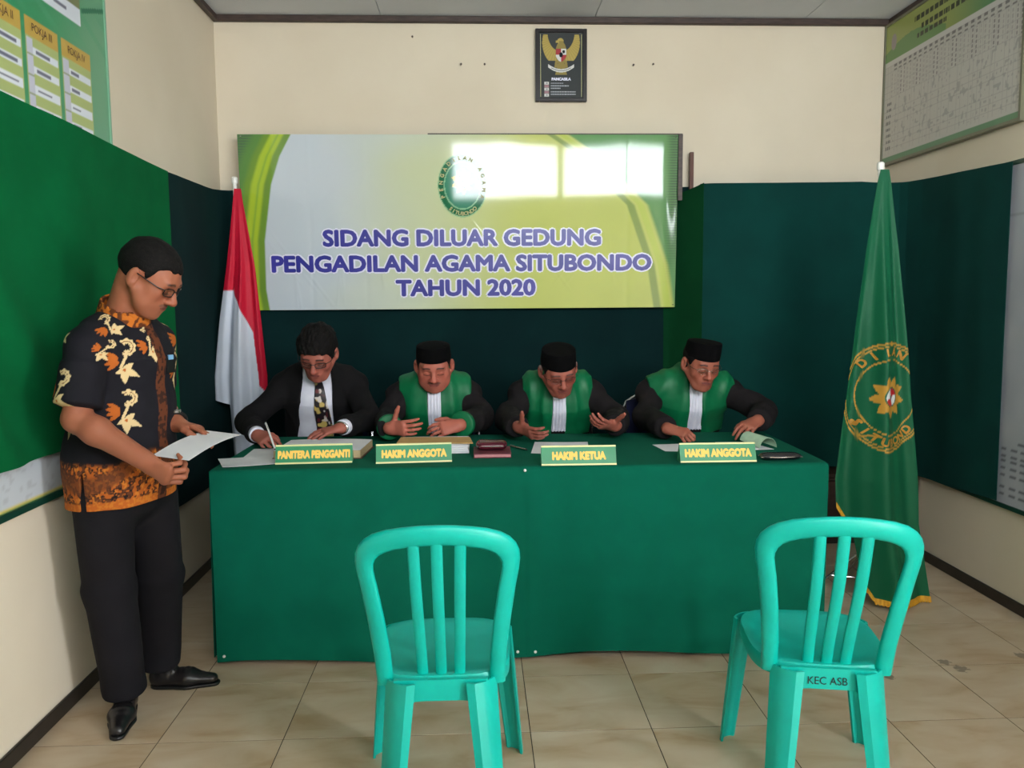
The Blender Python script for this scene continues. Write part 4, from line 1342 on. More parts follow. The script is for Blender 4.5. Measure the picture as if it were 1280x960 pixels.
# ------------------------------------------------------------------ head
class Head:
    def __init__(s, c, heading, pitch, roll=0.0, sc=1.0, wide=1.0, crown=.083):
        h = unit(vec(heading[0], heading[1], 0)); Z = vec(0, 0, 1)
        p = math.radians(pitch); r = math.radians(roll)
        f = math.cos(p) * h - math.sin(p) * Z; ri = np.cross(h, Z); up = np.cross(ri, f)
        s.c = np.asarray(c, float); s.F = f
        s.R = math.cos(r) * ri - math.sin(r) * up; s.U = math.cos(r) * up + math.sin(r) * ri
        s.sc = sc; s.wide = wide; s.crown = crown
    def w(s, x, y, z): return s.c + s.sc * (x * s.wide * s.R + y * s.F + z * s.U)
    def loc(s, P):
        D = (P - s.c) / s.sc
        return np.stack([D @ s.R / s.wide, D @ s.F, D @ s.U], 1)
    def e(s, f, p, r, k=.01, op='add', inf=0.0):
        f.ell3(s.w(*p), s.R, s.F, s.U, tuple(q * s.sc * (s.wide if i == 0 else 1) for i, q in enumerate(r)), k, op, inf)
    def cap(s, f, p, q, a, a1=None, k=.01, b=None, b1=None, op='add'):
        f.prim(s.w(*p), s.w(*q), a * s.sc, None if a1 is None else a1 * s.sc, None if b is None else b * s.sc, None if b1 is None else b1 * s.sc, s.R, k, op)
    def build(s, f, jaw=1.0, nose=1.0, jowl=0.0):
        s.e(f, (0, -.016, .034), (.0745, .094, s.crown), .01)                         # cranium
        s.e(f, (0, .030, .030), (.064, .058, .060), .02)                           # forehead
        s.cap(f, (0, .030, .005), (0, .040, -.070), .062, .043 * jaw, .022, .056, .044)   # face
        for q in (-1, 1):
            s.e(f, (q * .042, .050, -.020), (.026, .026, .028), .026)              # cheekbone
            s.cap(f, (q * .060, .005, -.035), (q * .030, .055, -.090), .017 + .004 * jowl, .016, .026)   # jaw line
            if jowl: s.e(f, (q * .046, .040, -.060), (.022, .026, .026), .025)
        s.e(f, (0, .068, -.094), (.024, .020, .018), .016)                         # chin
        s.cap(f, (-.036, .078, .026), (.036, .078, .026), .012, None, .016)        # brow
        for q in (-1, 1):
            s.e(f, (q * .031, .096, .006), (.017, .014, .011), .012, 'sub')        # eye socket
            s.e(f, (q * .031, .073, .004), (.0150, .0135, .0115), .006)            # lidded eye
        s.cap(f, (0, .084, .018), (0, .105 * (1 + .04 * (nose - 1)), -.024), .0085, .0115 * nose, .010)   # nose
        s.e(f, (0, .107, -.026), (.0145 * nose, .0125, .0115), .008)
        for q in (-1, 1): s.e(f, (q * .0135 * nose, .096, -.030), (.0092, .0105, .0085), .006)
        s.e(f, (0, .070, -.056), (.034, .020, .024), .022)                         # muzzle
        s.cap(f, (-.017, .0875, -.0525), (.017, .0875, -.0525), .0048, None, .005)
        s.cap(f, (-.014, .0870, -.0630), (.014, .0870, -.0630), .0058, None, .005)
        for q in (-1, 1):                                                          # ear
            s.cap(f, (q * .076, .004, -.004), (q * .091, -.022, .002), .0065, .0060, .006, .028, .033) if False else s.e(f, (q * .0830, -.012, -.001), (.0110, .0190, .0330), .006)
            s.e(f, (q * .0900, .002, .002), (.0085, .0120, .0190), .006, 'sub')
            s.e(f, (q * .0770, -.006, -.028), (.0070, .0095, .0100), .006)
    def skin(s, P, base, brow=(40, 28, 26), moust=None, lips=(138, 74, 68), stub=0.0, grey=None):
        L = s.loc(P); x, y, z = L[:, 0], L[:, 1], L[:, 2]; ax = np.abs(x)
        n = vnoise(P, 55, 3); n2 = vnoise(P, 14, 6)
        c = np.tile(lin(base), (len(P), 1)) * (1 + .10 * (n - .5) + .12 * (n2 - .5))[:, None]
        near = (np.abs(z) < .13) & (ax < .09) & (np.abs(y) < .13)
        fr = near & (y > .03)
        c = mixc(c, lin(base) * np.array([1.12, .88, .86]), fr * .5 * np.exp(-(((ax - .045) / .02) ** 2 + ((z + .02) / .022) ** 2)))
        c = mixc(c, lin(base) * np.array([1.08, .86, .84]), fr * .5 * np.exp(-((x / .016) ** 2 + ((z + .026) / .014) ** 2)))
        c = mixc(c, lin(lips), fr * .85 * sm(1.15 - ((x / .0235) ** 2 + ((z + .0575) / .0105) ** 2), 0, .35) * (y > .07))
        c = mixc(c, lin((70, 32, 32)), fr * .9 * sm(.0022 - np.abs(z + .0575 + .00002), 0, .0012) * (ax < .022) * (y > .07))
        bz = .0275 + .004 * np.cos((ax - .03) / .022 * 1.3) - .10 * np.maximum(ax - .036, 0)
        c = mixc(c, lin(brow), fr * .9 * sm(.0052 - np.abs(z - bz), 0, .0028) * sm(ax, .011, .016) * sm(.052 - ax, 0, .006))
        lz = -.0035 - .0035 * (1 - ((ax - .031) / .016) ** 2)
        c = mixc(c, lin((34, 22, 22)), fr * .9 * sm(.0028 - np.abs(z - lz), 0, .0016) * (np.abs(ax - .031) < .0155))
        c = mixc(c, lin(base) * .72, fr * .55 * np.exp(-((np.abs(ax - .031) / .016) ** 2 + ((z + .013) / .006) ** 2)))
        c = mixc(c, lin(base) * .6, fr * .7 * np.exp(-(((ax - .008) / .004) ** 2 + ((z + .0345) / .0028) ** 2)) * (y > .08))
        if moust is not None:
            c = mixc(c, lin(moust), fr * .85 * sm(1.1 - (((ax - .002) / .030) ** 2 + ((z + .0425 + ax * .25) / .0085) ** 2), 0, .4) * (y > .065) * (.7 + .3 * n))
        if stub:
            c = mixc(c, lin((86, 66, 62)), fr * stub * (z < -.05) * sm(y, .02, .06) * (.6 + .4 * n))
        if grey:
            hz = sm(z, -.05, -.03) * (ax > .066) * (y < .012) * (y > -.1) * (z > .012)
            c = mixc(c, lin(grey), .8 * hz * near)
        return c
    def hair(s, parent, base=.006, top=.012, material='hair', line=None, ampl=.004, res=.0035, temple=-.010, ztop=1.0):
        m = .155
        f = Field(s.c - m, s.c + m, res)
        s.e(f, (0, -.018, .036), (.0755, .0955, .0840), .01, inf=base)
        s.e(f, (0, -.010, .052), (.068, .086, .070), .02, inf=top)
        s.e(f, (0, .030, .030), (.064, .058, .060), .02, inf=base)
        yy = [-.13, -.045, -.030, -.022, .012, .020, .030, .042, .052, .066, .12]
        zz = line or [-.050, -.046, -.030, .030, .030, -.012, -.006, .030, .058, .078, .084]
        c, R, F, U, sc = s.c, s.R, s.F, s.U, s.sc
        def keep(x, y, z):
            x = x - c[0]; y = y - c[1]; z = z - c[2]
            ly = (x * F[0] + y * F[1] + z * F[2]) / sc; lz = (x * U[0] + y * U[1] + z * U[2]) / sc; lx = (x * R[0] + y * R[1] + z * R[2]) / sc
            ln = np.interp(ly, yy, zz) + temple * np.clip((np.abs(lx) - .030) / .03, 0, 1) * (ly > .028) + .002 * np.sin(lx * 170) * (ly > .03)
            return np.maximum((ln - lz) * .8, lz - ztop)
        f.cut(keep, .005)
        def disp(P, N):
            L = s.loc(P)
            return ampl * (vnoise(np.stack([L[:, 0] * 120, L[:, 1] * 34, L[:, 2] * 70], 1), 1, 4) - .4) + ampl * .8 * (vnoise(np.stack([L[:, 0] * 45, L[:, 1] * 22, L[:, 2] * 30], 1), 1, 8) - .5)
        return sdf_obj('hair', f, M[material], parent, None, disp)
    def pt(s, p, parent): return s.w(*p) - np.array(parent.location)
    def cap_peci(s, parent, front=.052, back=.030, top=.128, tilt=0.0):
        """oval black velvet cap"""
        n = 40; mb = MB(); V, F = [], []
        rows = [(0, .0800, .1000), (.25, .0798, .0995), (.7, .0775, .0965), (.96, .0755, .0940), (1.0, .0735, .0920)]
        for t, ra, rb in rows:
            for k in range(n):
                a = 2 * math.pi * k / n
                x, y = ra * math.cos(a), -.008 + rb * math.sin(a)
                zb = back + (front - back) * (y + .108) / .2
                z = zb + (top + tilt * y - zb) * t
                V.append(s.w(x, y, z))
        for i in range(len(rows) - 1):
            for k in range(n): F.append((i * n + k, i * n + (k + 1) % n, (i + 1) * n + (k + 1) % n, (i + 1) * n + k))
        b = len(V); ring = (len(rows) - 1) * n
        for k in range(n):
            a = 2 * math.pi * k / n; x, y = .045 * math.cos(a), -.008 + .066 * math.sin(a); V.append(s.w(x, y, top + .003 + tilt * y))
        for k in range(n): F.append((ring + k, ring + (k + 1) % n, b + (k + 1) % n, b + k))
        F.append(tuple(range(b, b + n)))
        b2 = len(V)                                        # inside
        for k in range(n):
            a = 2 * math.pi * k / n; x, y = .077 * math.cos(a), -.008 + .097 * math.sin(a); V.append(s.w(x, y, back + (front - back) * (y + .108) / .2 + .004))
        for k in range(n): F.append(((k + 1) % n, k, b2 + k, b2 + (k + 1) % n))
        F.append(tuple(range(b2, b2 + n))[::-1])
        V = np.array(V) - np.array(parent.location)
        mb.add(V, F); return mb.build('cap', M['velvet'], parent, True, 50)
    def glasses(s, parent, material='glass_frame', thick=.0016, w=.024, h=.015, z0=.004, y0=.098, rimless=False):
        g = bpy.data.objects.new('glasses', None); COL.objects.link(g); g.parent = parent; g.location = (0, 0, 0)
        org = np.array(parent.location)
        fr = MB()
        for q in (-1, 1):
            pts = []
            for k in range(20):
                a = 2 * math.pi * k / 20
                cx, sx = math.cos(a), math.sin(a); e = .6
                x = q * .0325 + w * abs(cx) ** e * np.sign(cx); z = z0 + h * abs(sx) ** e * np.sign(sx)
                pts.append(s.w(x, y0 - 1.6 * (abs(x) - .01) ** 2 * 4, z) - org)
            if not rimless: fr.tube(pts, thick * s.sc, 6, True)
            else: fr.tube(pts[:11], thick * s.sc, 6)
            MB().add(pts, [tuple(range(20))]).build('lens', M['lens'], g)
            fr.tube([s.w(q * .0565, y0 - .014, z0 + .006) - org, s.w(q * .074, y0 - .030, z0 + .007) - org, s.w(q * .0835, .03, z0 + .010) - org, s.w(q * .0850, -.006, z0 + .012) - org, s.w(q * .083, -.026, z0 - .008) - org], thick * s.sc, 6)
        fr.tube([s.w(-.010, y0 - .001, z0 + .004) - org, s.w(0, y0 + .003, z0 + .007) - org, s.w(.010, y0 - .001, z0 + .004) - org], thick * s.sc, 6)
        fr.build('frame', M[material], g, True)
        return g

# ------------------------------------------------------------------ hands and limbs
def hand(f, wrist, d, n, thumb, curl=(25, 25, 28, 30), spread=(.05, .015, -.02, -.06), th=None, sc=1.0, k=.004):
    """wrist position, finger direction d, palm normal n (out of the palm), thumb: +1/-1 side along d x n"""
    d = unit(d); n = unit(np.asarray(n, float) - d * (np.asarray(n, float) @ d)); t = np.cross(d, n) * thumb
    wr = np.asarray(wrist, float)
    P = lambda a, b, c: wr + sc * (a * d + b * t + c * n)
    f.prim(P(-.012, 0, 0), P(.020, 0, 0), .027 * sc, .030 * sc, .020 * sc, .018 * sc, t, .012)
    f.prim(P(.015, 0, 0), P(.078, 0, -.001), .030 * sc, .0375 * sc, .016 * sc, .0125 * sc, t, .010)
    f.prim(P(.020, .020, .006), P(.050, .024, .008), .015 * sc, .012 * sc, k=.010)           # ball of the thumb
    kn = ((.084, .029), (.089, .0098), (.085, -.0098), (.076, -.028))
    ln = (.070, .079, .073, .057); rad = (.0088, .0090, .0086, .0076)
    tips = []
    for i in range(4):
        p = P(kn[i][0] - .012, kn[i][1], -.001); a = 0.0
        cl = curl[i] if hasattr(curl[i], '__len__') else (curl[i],) * 3
        for j, fr in enumerate((.46, .30, .24)):
            a += math.radians(cl[j])
            dr = unit(d * math.cos(a) + n * math.sin(a) + t * spread[i])
            L = ln[i] * fr * sc + (.012 * sc if j == 0 else 0)
            q = p + dr * L
            r0 = rad[i] * sc * (1 - .10 * j); r1 = rad[i] * sc * (1 - .10 * (j + 1))
            f.prim(p, q, r0, r1, k=k); p = q
        tips.append(p)
    th = th or ((.55, .80, .30), (.80, .45, .30), (.95, .20, .25))
    p = P(.022, .022, .004)
    for j, (w, L, r0, r1) in enumerate(zip(th, (.036, .027, .021), (.0135, .0108, .0100), (.0110, .0102, .0082))):
        dr = unit(d * w[0] + t * w[1] + n * w[2]); q = p + dr * L * sc
        f.prim(p, q, r0 * sc, r1 * sc, k=k + .002); p = q
    tips.append(p)
    return tips

def arm(f, sh, el, wr, r=(.050, .043, .040, .0265), k=.02, inf=0.0):
    f.prim(sh, el, r[0] + inf, r[1] + inf, k=k)
    m = np.asarray(el) * .7 + np.asarray(wr) * .3
    f.prim(el, m, r[1] + inf, r[2] + .003 + inf, k=k); f.prim(m, wr, r[2] + .003 + inf, r[3] + inf, k=k)

def bbox(pts, pad):
    A = np.array(pts); return A.min(0) - pad, A.max(0) + pad

def torso_prims(hip, S, side, neck, w=.185, chest=(.165, .118), belly=(.165, .135), fwd=(0, -1, 0), slope=.05):
    """list of primitives (p0,p1,a,a1,b,b1,k); side = unit vector along the shoulders"""
    hip, S, side, neck, fwd = (np.asarray(q, float) for q in (hip, S, side, neck, fwd))
    mid = hip * .55 + S * .45 + fwd * .012
    up = unit(S - hip)
    ch = S - up * .10 + fwd * .005
    L = []
    L.append((hip, hip + up * .06, belly[0], belly[0], belly[1] * .95, belly[1], .03))
    L.append((hip + up * .06, mid, belly[0], chest[0] * .98, belly[1], chest[1] * 1.05, .04))
    L.append((mid, ch, chest[0] * .98, chest[0], chest[1] * 1.05, chest[1], .04))
    L.append((ch, S - up * .03, chest[0], .115, chest[1], .070, .04))
    for q in (-1, 1):
        L.append((S + side * q * (w - .060) - up * (.010 + slope * .6), S + side * q * (w - .012) - up * (.020 + slope), .048, .046, .054, .050, .04))
        L.append((S + side * q * .10 - up * slope * .55, neck, .043, .046, .046, .048, .035))
    return L
def add_prims(f, L, side, inf=0.0):
    for p0, p1, a, a1, b, b1, k in L: f.prim(p0, p1, a, a1, b, b1, side, k, inf=inf)

def folds(seed, amp=.006, sc=(9, 9, 5)):
    def d(P, N):
        a = vnoise(P * np.array(sc), 1, seed); b = vnoise(P * np.array(sc) * 2.7 + 3.1, 1, seed + 2)
        rid = 1 - np.abs(2 * a - 1)
        return amp * (rid ** 2 - .35) + amp * .35 * (b - .5)
    return d
SIDE = vec(1, 0, 0)
_f = Field((-.09, -.07, -.01), (.09, .07, .05), .003)
_f.prim((-.042, 0, .021), (.042, 0, .021), .052, None, .0205, None, (0, 1, 0), .01, cap=1.2)
_pb = sdf_obj('pouch_body', _f, M['maroon'], bpy.data.objects.new('tmp', None), None, lambda P, N: .003 * (vnoise(P, 30, 2) - .5))
_pb.parent = pc
def shoes(parent, x, y, spread=.10):
    for q in (-1, 1):
        f = Field(vec(x + q * spread - .07, y - .20, -.01), vec(x + q * spread + .07, y + .12, .13), .006)
        f.prim((x + q * spread, y + .06, .035), (x + q * spread, y - .12, .028), .042, .038, .033, .026, SIDE, .02)
        f.prim((x + q * spread, y + .05, .04), (x + q * spread, y + .04, .10), .038, .036, k=.02)
        f.cut(lambda X, Y, Z: .004 - Z + 0 * X + 0 * Y)
        sdf_obj('shoe', f, M['leather'], parent)

def lower_body(f, hip, knee_y, foot_y, z_knee=.50, inf=0.0):
    for q in (-1, 1):
        h = hip + vec(q * .09, -.02, -.02); kn = vec(hip[0] + q * .11, knee_y, z_knee); ft = vec(hip[0] + q * .10, foot_y + .04, .10)
        f.prim(h, kn, .085 + inf, .068 + inf, k=.03); f.prim(kn, ft, .064 + inf, .055 + inf, k=.03)

def seated_body(person, H, S, hip, neck, arms, base_skin, skin_kw, res=.0036, hw=.185, jowl=0.0, nose=1.0, jaw=1.0):
    pts = [H.c + vec(.12, .12, .14), H.c - vec(.12, .14, .14), S + vec(.2, .1, .05), S - vec(.2, 0, 0), vec(hip[0], hip[1] - .1, .64)]
    for el, wr, hd in arms: pts += [el, wr, wr + unit(hd['d']) * .20]
    lo, hi = bbox(pts, .06)
    lo[2] = max(lo[2], .775)
    f = Field(lo, hi, res)
    H.build(f, jowl=jowl, nose=nose, jaw=jaw)
    f.prim(H.w(0, -.022, -.045), neck, .050, .056, k=.025)
    add_prims(f, torso_prims(hip, S, SIDE, neck, hw), SIDE, -.012)
    for q, (el, wr, hd) in zip((-1, 1), arms):
        arm(f, S + vec(q * (hw - .02), 0, -.075), el, wr, (.036, .034, .034, .026))
        hd = dict(hd); hand(f, wr, hd.pop('d'), hd.pop('n'), hd.pop('thumb'), **hd)
    f.cut(lambda x, y, z: (.795 - z) + 0 * x + 0 * y, .002)
    def col(P):
        c = H.skin(P, base_skin, **skin_kw)
        return c
    return sdf_obj('body', f, M['skin'], person, col, None, 1)

def sleeve(f, sh, el, wr, r0, r1, r2, upto=1.0, k=.03):
    f.prim(sh, el, r0, r1, k=k)
    e = np.asarray(el) + (np.asarray(wr) - np.asarray(el)) * upto
    f.prim(el, e, r1, r2, k=k, cap=.25)

def judge(label, S, hip, H, neck, arms, skin, skin_kw, cap_kw, jowl=0.0, nose=1.0, jaw=1.0, specs=None, seed=1, lean=0.0, hair_mat='hair', cuffs=False, stole=.178):
    S, hip, neck = (np.asarray(q, float) for q in (S, hip, neck))
    p = thing('person', label, 'person', (hip[0], hip[1], 0.462))
    seated_body(p, H, S, hip, neck, arms, skin, skin_kw, jowl=jowl, nose=nose, jaw=jaw)
    hw = .190 + (stole - .178) * .7
    # robe
    pts = [S + vec(.24, .12, .12), S - vec(.24, .05, 0), hip + vec(.22, .2, -.1), vec(hip[0], 3.92, 0)]
    for el, wr, hd in arms: pts += [el, wr]
    lo, hi = bbox(pts, .09); lo[2] = 0.05
    f = Field(lo, hi, .0065)
    TP_ = torso_prims(hip, S, SIDE, neck, hw)
    add_prims(f, TP_, SIDE, .016)
    for q, (el, wr, hd) in zip((-1, 1), arms):
        sleeve(f, S + vec(q * (hw - .02), 0, -.085), el, wr, .058, .058, .054, .88)
    lower_body(f, hip, 3.98, 4.02, inf=.015)
    nb = neck + vec(0, -.01, .012)
    f.prim(nb, H.w(0, -.02, -.06), .050, .046, k=.004, op='sub')
    _fo = folds(seed, .016, (10, 10, 6))
    sdf_obj('robe', f, M['robe'], p, None, lambda P, N: _fo(P, N) * sm(np.abs(P[:, 0] - S[0]), stole, stole + .06))
    if cuffs:
        for el, wr, hd in arms:
            d = unit(wr - el); e0 = el + (wr - el) * .80
            f = Field(e0 - .10, e0 + .10, .004)
            f.prim(e0 + (wr - el) * .02, el + (wr - el) * .90, .060, .060, k=.004, cap=.12)
            sdf_obj('satin_cuff', f, M['satin'], p)
    # broad green satin collar panels
    lo, hi = S - vec(.28, .28, .36), S + vec(.28, .16, .13)
    f = Field(lo, hi, .0048)
    add_prims(f, TP_, SIDE, .026)
    cx = S[0]
    def band(x, y, z):
        zz = (z - S[2])
        xc = cx + lean * (-zz)
        ax = np.abs(x - xc)
        inner = .030 + .022 * np.clip((zz + .02) / .10, 0, 1)
        outer = stole - .10 * np.clip(-zz - .17, 0, 1)
        return np.maximum(np.maximum(inner - ax, ax - outer), np.maximum(y - (S[1] + .07), -.27 - zz)) + 0 * y
    f.cut(band, .005)
    f.prim(nb, nb + vec(0, -.02, .06), .056, .052, k=.004, op='sub')
    def sat(P, N):
        a = (P[:, 0] - cx)
        w = .5 + .5 * np.sin(np.abs(a) * 62 + 9 * vnoise(P * np.array([4, 4, 5.]), 1, seed + 3) + P[:, 2] * 6)
        return .0095 * (w ** 1.5) - .004 + .005 * (vnoise(P * np.array([16., 8, 6]), 1, seed + 8) - .5)
    sdf_obj('collar_panels', f, M['satin'], p, None, sat)
    # white bands
    f = Field(S - vec(.10, .26, .27), S + vec(.10, .12, .13), .003)
    add_prims(f, TP_, SIDE, .023)
    f.prim(neck + vec(0, -.006, -.01), neck + vec(0, -.014, .028), .060, .057, k=.006, cap=.2)
    def bib(x, y, z):
        zz = z - S[2]; xc = cx + lean * (-zz)
        wdt = .031 + .045 * np.clip(-zz, 0, .3) * .5
        near_neck = np.sqrt((x - neck[0]) ** 2 + (y - neck[1] + .01) ** 2 + 0 * z) - .064
        a = np.maximum(np.maximum(np.abs(x - xc) - wdt, -.25 - zz), y - (S[1] - .03 + .5 * np.clip(-zz, 0, 1)))
        b = np.maximum(np.maximum(near_neck, z - (neck[2] + .030)), (neck[2] - .02) - z)
        return np.minimum(a, b)
    f.cut(bib, .003)
    f.prim(nb, nb + vec(0, -.02, .08), .054, .050, k=.003, op='sub')
    sdf_obj('white_bands', f, M['white_cloth'], p, None, lambda P, N: .0022 * np.sin((P[:, 0] - cx) * 420))
    H.hair(p, .003, .003, hair_mat, [-.060, -.052, -.034, .026, .026, -.006, -.002, .040, .060, .075, .085], .002, ztop=.062)
    H.cap_peci(p, **cap_kw)
    if specs: H.glasses(p, **specs)
    shoes(p, hip[0], 4.02)
    return p

HF = lambda **k: k
SK = (172, 104, 84)

# the moustached judge
judge('moustached judge in black cap and green collar with his hands held together',
      (-.212, 4.10, 1.030), (-.212, 4.34, .575), Head((-.208, 4.000, 1.118), (.02, -1), 22, 1.0, 1.0, 1.06, .070), (-.210, 4.065, 1.062),
      [(vec(-.440, 4.03, .862), vec(-.400, 3.735, .856), HF(d=(.78, -.45, .06), n=(.50, .85, .1), thumb=1, curl=((18, 30, 25),) * 4, th=((.35, .95, .15), (.45, .9, .0), (.5, .85, 0)))),
       (vec(.020, 4.03, .862), vec(-.085, 3.735, .866), HF(d=(-.90, -.30, -.12), n=(-.3, .75, -.55), thumb=-1, curl=((22, 30, 25),) * 4, th=((.6, .7, .3), (.9, .3, .3), (.95, .15, .2))))],
      (172, 98, 82), dict(moust=(62, 42, 40), lips=(150, 80, 74)), dict(front=.056, back=.034, top=.112, tilt=.20), jowl=.8, nose=1.15, seed=3, cuffs=True)

# the judge in the middle
judge('bespectacled judge in black cap and green collar spreading both open hands over the table',
      (.402, 4.09, 1.030), (.402, 4.34, .575), Head((.392, 3.925, 1.098), (.17, -1), 29, 6, 1.03, 1.02, .070), (.402, 4.045, 1.060),
      [(vec(.152, 4.00, .860), vec(.188, 3.70, .858), HF(d=(.62, -.72, -.22), n=(.70, .45, .45), thumb=1, curl=((10, 22, 20), (14, 22, 20), (18, 24, 20), (22, 24, 20)), spread=(.10, .03, -.04, -.12), th=((.25, .95, .1), (.3, .95, 0), (.35, .9, 0)))),
       (vec(.690, 4.00, .860), vec(.628, 3.70, .858), HF(d=(-.72, -.60, .16), n=(-.45, .25, .85), thumb=-1, curl=((12, 24, 22), (15, 26, 24), (20, 28, 24), (24, 28, 24)), spread=(.10, .03, -.04, -.12), th=((.25, .95, .1), (.25, .95, 0), (.3, .95, 0))))],
      (156, 88, 74), dict(lips=(140, 74, 70), brow=(70, 52, 48), grey=(120, 104, 98)), dict(front=.050, back=.036, top=.114, tilt=.20), specs=dict(material='glass_frame', thick=.0012, rimless=True, h=.014, z0=.002), seed=11, hair_mat='hair_grey', jaw=.95)

# the judge at the right end
judge('judge at the right end writing with his head bent, black cap and bright green collar',
      (1.078, 4.09, 1.030), (1.075, 4.34, .575), Head((1.088, 3.945, 1.118), (.19, -1), 19, -3, 1.03, 1.0, .070), (1.082, 4.05, 1.062),
      [(vec(.830, 4.00, .862), vec(.868, 3.66, .846), HF(d=(.80, -.55, -.14), n=(.15, .3, -.9), thumb=1, curl=((38, 48, 30), (44, 50, 30), (48, 52, 32), (50, 52, 32)), th=((.7, .6, .4), (.9, .1, .4), (.9, -.2, .3)))),
       (vec(1.425, 3.98, .880), vec(1.288, 3.70, .872), HF(d=(-.72, -.62, -.20), n=(-.2, .25, -.9), thumb=-1, curl=((18, 22, 20), (20, 22, 20), (24, 24, 20), (28, 24, 20)), th=((.7, .6, .35), (.9, .2, .3), (.95, 0, .3))))],
      (156, 90, 72), dict(lips=(136, 72, 68), brow=(34, 24, 24), stub=.15), dict(front=.048, back=.040, top=.114, tilt=.20), specs=dict(material='silver', thick=.0010, rimless=True, h=.014, z0=.001), seed=21, lean=.05, jaw=.96, stole=.222)

# ------------------------------------------------------------------ the man in the suit
def suit_man():
    S, hip, neck = vec(-.785, 4.10, 1.068), vec(-.785, 4.34, .575), vec(-.775, 4.03, 1.105)
    H = Head((-.752, 3.930, 1.190), (-.10, -1), 33, -4, 1.04, .98)
    p = thing('person', 'man in black suit, white shirt and patterned tie writing at the table', 'person', (hip[0], hip[1], .462))
    arms = [(vec(-1.105, 3.97, .860), vec(-.985, 3.685, .842), HF(d=(.66, -.72, -.14), n=(.45, .30, -.85), thumb=1, curl=((34, 46, 30), (40, 48, 30), (46, 50, 32), (50, 50, 32)), th=((.75, .55, .4), (.9, .1, .4), (.9, -.2, .3)))),
            (vec(-.520, 3.97, .868), vec(-.612, 3.70, .868), HF(d=(-.90, -.38, -.16), n=(-.05, .2, -1), thumb=-1, curl=((10, 16, 14), (10, 16, 14), (12, 16, 14), (14, 18, 14)), th=((.6, .7, .3), (.9, .3, .25), (.95, .1, .2))))]
    seated_body(p, H, S, hip, neck, arms, (160, 92, 78), dict(lips=(146, 78, 72)), hw=.195)
    hw = .188
    TPm = torso_prims(hip, S, SIDE, neck, hw, slope=.03)
    cxz = lambda z: S[0] + .012 - .11 * np.clip(S[2] - z, 0, .4)
    # shirt
    f = Field(S - vec(.17, .30, .40), S + vec(.17, .20, .13), .004)
    add_prims(f, TPm, SIDE, .008)
    f.prim(neck + vec(0, 0, -.015), neck + vec(.004, -.022, .030), .063, .058, k=.008, cap=.2)
    f.cut(lambda x, y, z: np.maximum(y - S[1] - .55 * np.clip(S[2] - z, 0, 1) + 0 * x, np.abs(x - cxz(z)) - .13), .004)
    f.prim(neck + vec(0, -.005, .015), neck + vec(.01, -.04, .10), .055, .052, k=.003, op='sub')
    sdf_obj('shirt', f, M['white_cloth'], p, None, folds(5, .004, (8, 8, 5)))
    for (el, wr, hd) in arms:                                   # shirt cuffs
        d = unit(wr - el)
        f = Field(wr - .07, wr + .07, .004)
        f.prim(wr - d * .035, wr - d * .002, .036, .036, k=.004, cap=.15)
        sdf_obj('shirt_cuff', f, M['white_cloth'], p)
    # jacket
    lo, hi = bbox([S + vec(.26, .12, .12), S - vec(.26, .05, 0), hip + vec(.22, .2, -.1), arms[0][0], arms[0][1], arms[1][0], arms[1][1]], .09)
    f = Field(lo, hi, .006)
    add_prims(f, TPm, SIDE, .022)
    for q, (el, wr, hd) in zip((-1, 1), arms):
        sleeve(f, S + vec(q * (hw - .015), 0, -.065), el, wr, .058, .055, .048, .86)
    def vee(x, y, z):
        zz = S[2] - z
        w = .068 + .12 * np.clip(zz, 0, .3) * .7
        return np.maximum(np.maximum(np.abs(x - cxz(z)) - w, y - (S[1] - .035 + .53 * np.clip(zz, 0, 1))), -.10 - zz)
    f.apply(S - vec(.2, .4, .5), S + vec(.2, .1, .2), vee, 'sub', .008)
    f.prim(neck + vec(0, -.02, -.01), neck + vec(.01, -.03, .12), .064, .062, k=.006, op='sub')
    sdf_obj('jacket', f, M['suit'], p, None, folds(9, .008, (10, 10, 5)))
    # lapels
    for q in (-1, 1):
        def lap(u, v, q=q):
            z = S[2] - .02 - .25 * (1 - v)
            w = .062 + .12 * np.clip(S[2] - z, 0, .3) * .55
            wd = .045 * np.sin(np.clip(v * 1.15, 0, 1) * math.pi) ** .7 + .006
            x = cxz(z) + q * (w + (u if q > 0 else 1 - u) * wd)
            y = 3.975 - .0 + .10 * (v) ** 1.2 + .25 * (x - cxz(z)) ** 2 * 3
            return np.stack([x, y, z], 1) - np.array(p.location)
    # tie
    f = Field(S - vec(.12, .30, .34), S + vec(.12, .15, .12), .003)
    add_prims(f, TPm, SIDE, .017)
    f.prim(neck + vec(.004, -.060, .004), neck + vec(.002, -.075, -.020), .020, .015, k=.004)
    def tie(x, y, z):
        zz = (neck[2] + .015) - z
        w = np.interp(zz, [0, .02, .04, .22, .40], [.019, .021, .014, .036, .040])
        xc = neck[0] + .004 + .05 * np.clip(zz, 0, .3) * np.sign(1)
        return np.maximum(np.maximum(np.abs(x - xc) - w, y - (S[1] - .02 + .5 * np.clip(zz, 0, 1))), -zz)
    f.cut(tie, .002)
    f.prim(neck + vec(0, .01, -.02), neck + vec(.006, -.012, .06), .058, .056, k=.003, op='sub')
    def tiecol(P):
        x, z = (P[:, 0] - neck[0]) * 1000, P[:, 2] * 1000
        c = np.tile(lin((34, 28, 34)), (len(P), 1))
        n = vnoise(P * np.array([46., 0, 46.]), 1, 6); n2 = vnoise(P * np.array([60., 0, 60.]) + 9, 1, 9)
        c = mixc(c, lin((196, 170, 96)), sm(n, .60, .66)); c = mixc(c, lin((206, 196, 190)), sm(n2, .68, .72))
        c = mixc(c, lin((110, 40, 44)), sm(n, .30, .22) * .8)
        return c
    sdf_obj('tie', f, colmat('patterned_silk_tie', .45), p, tiecol)
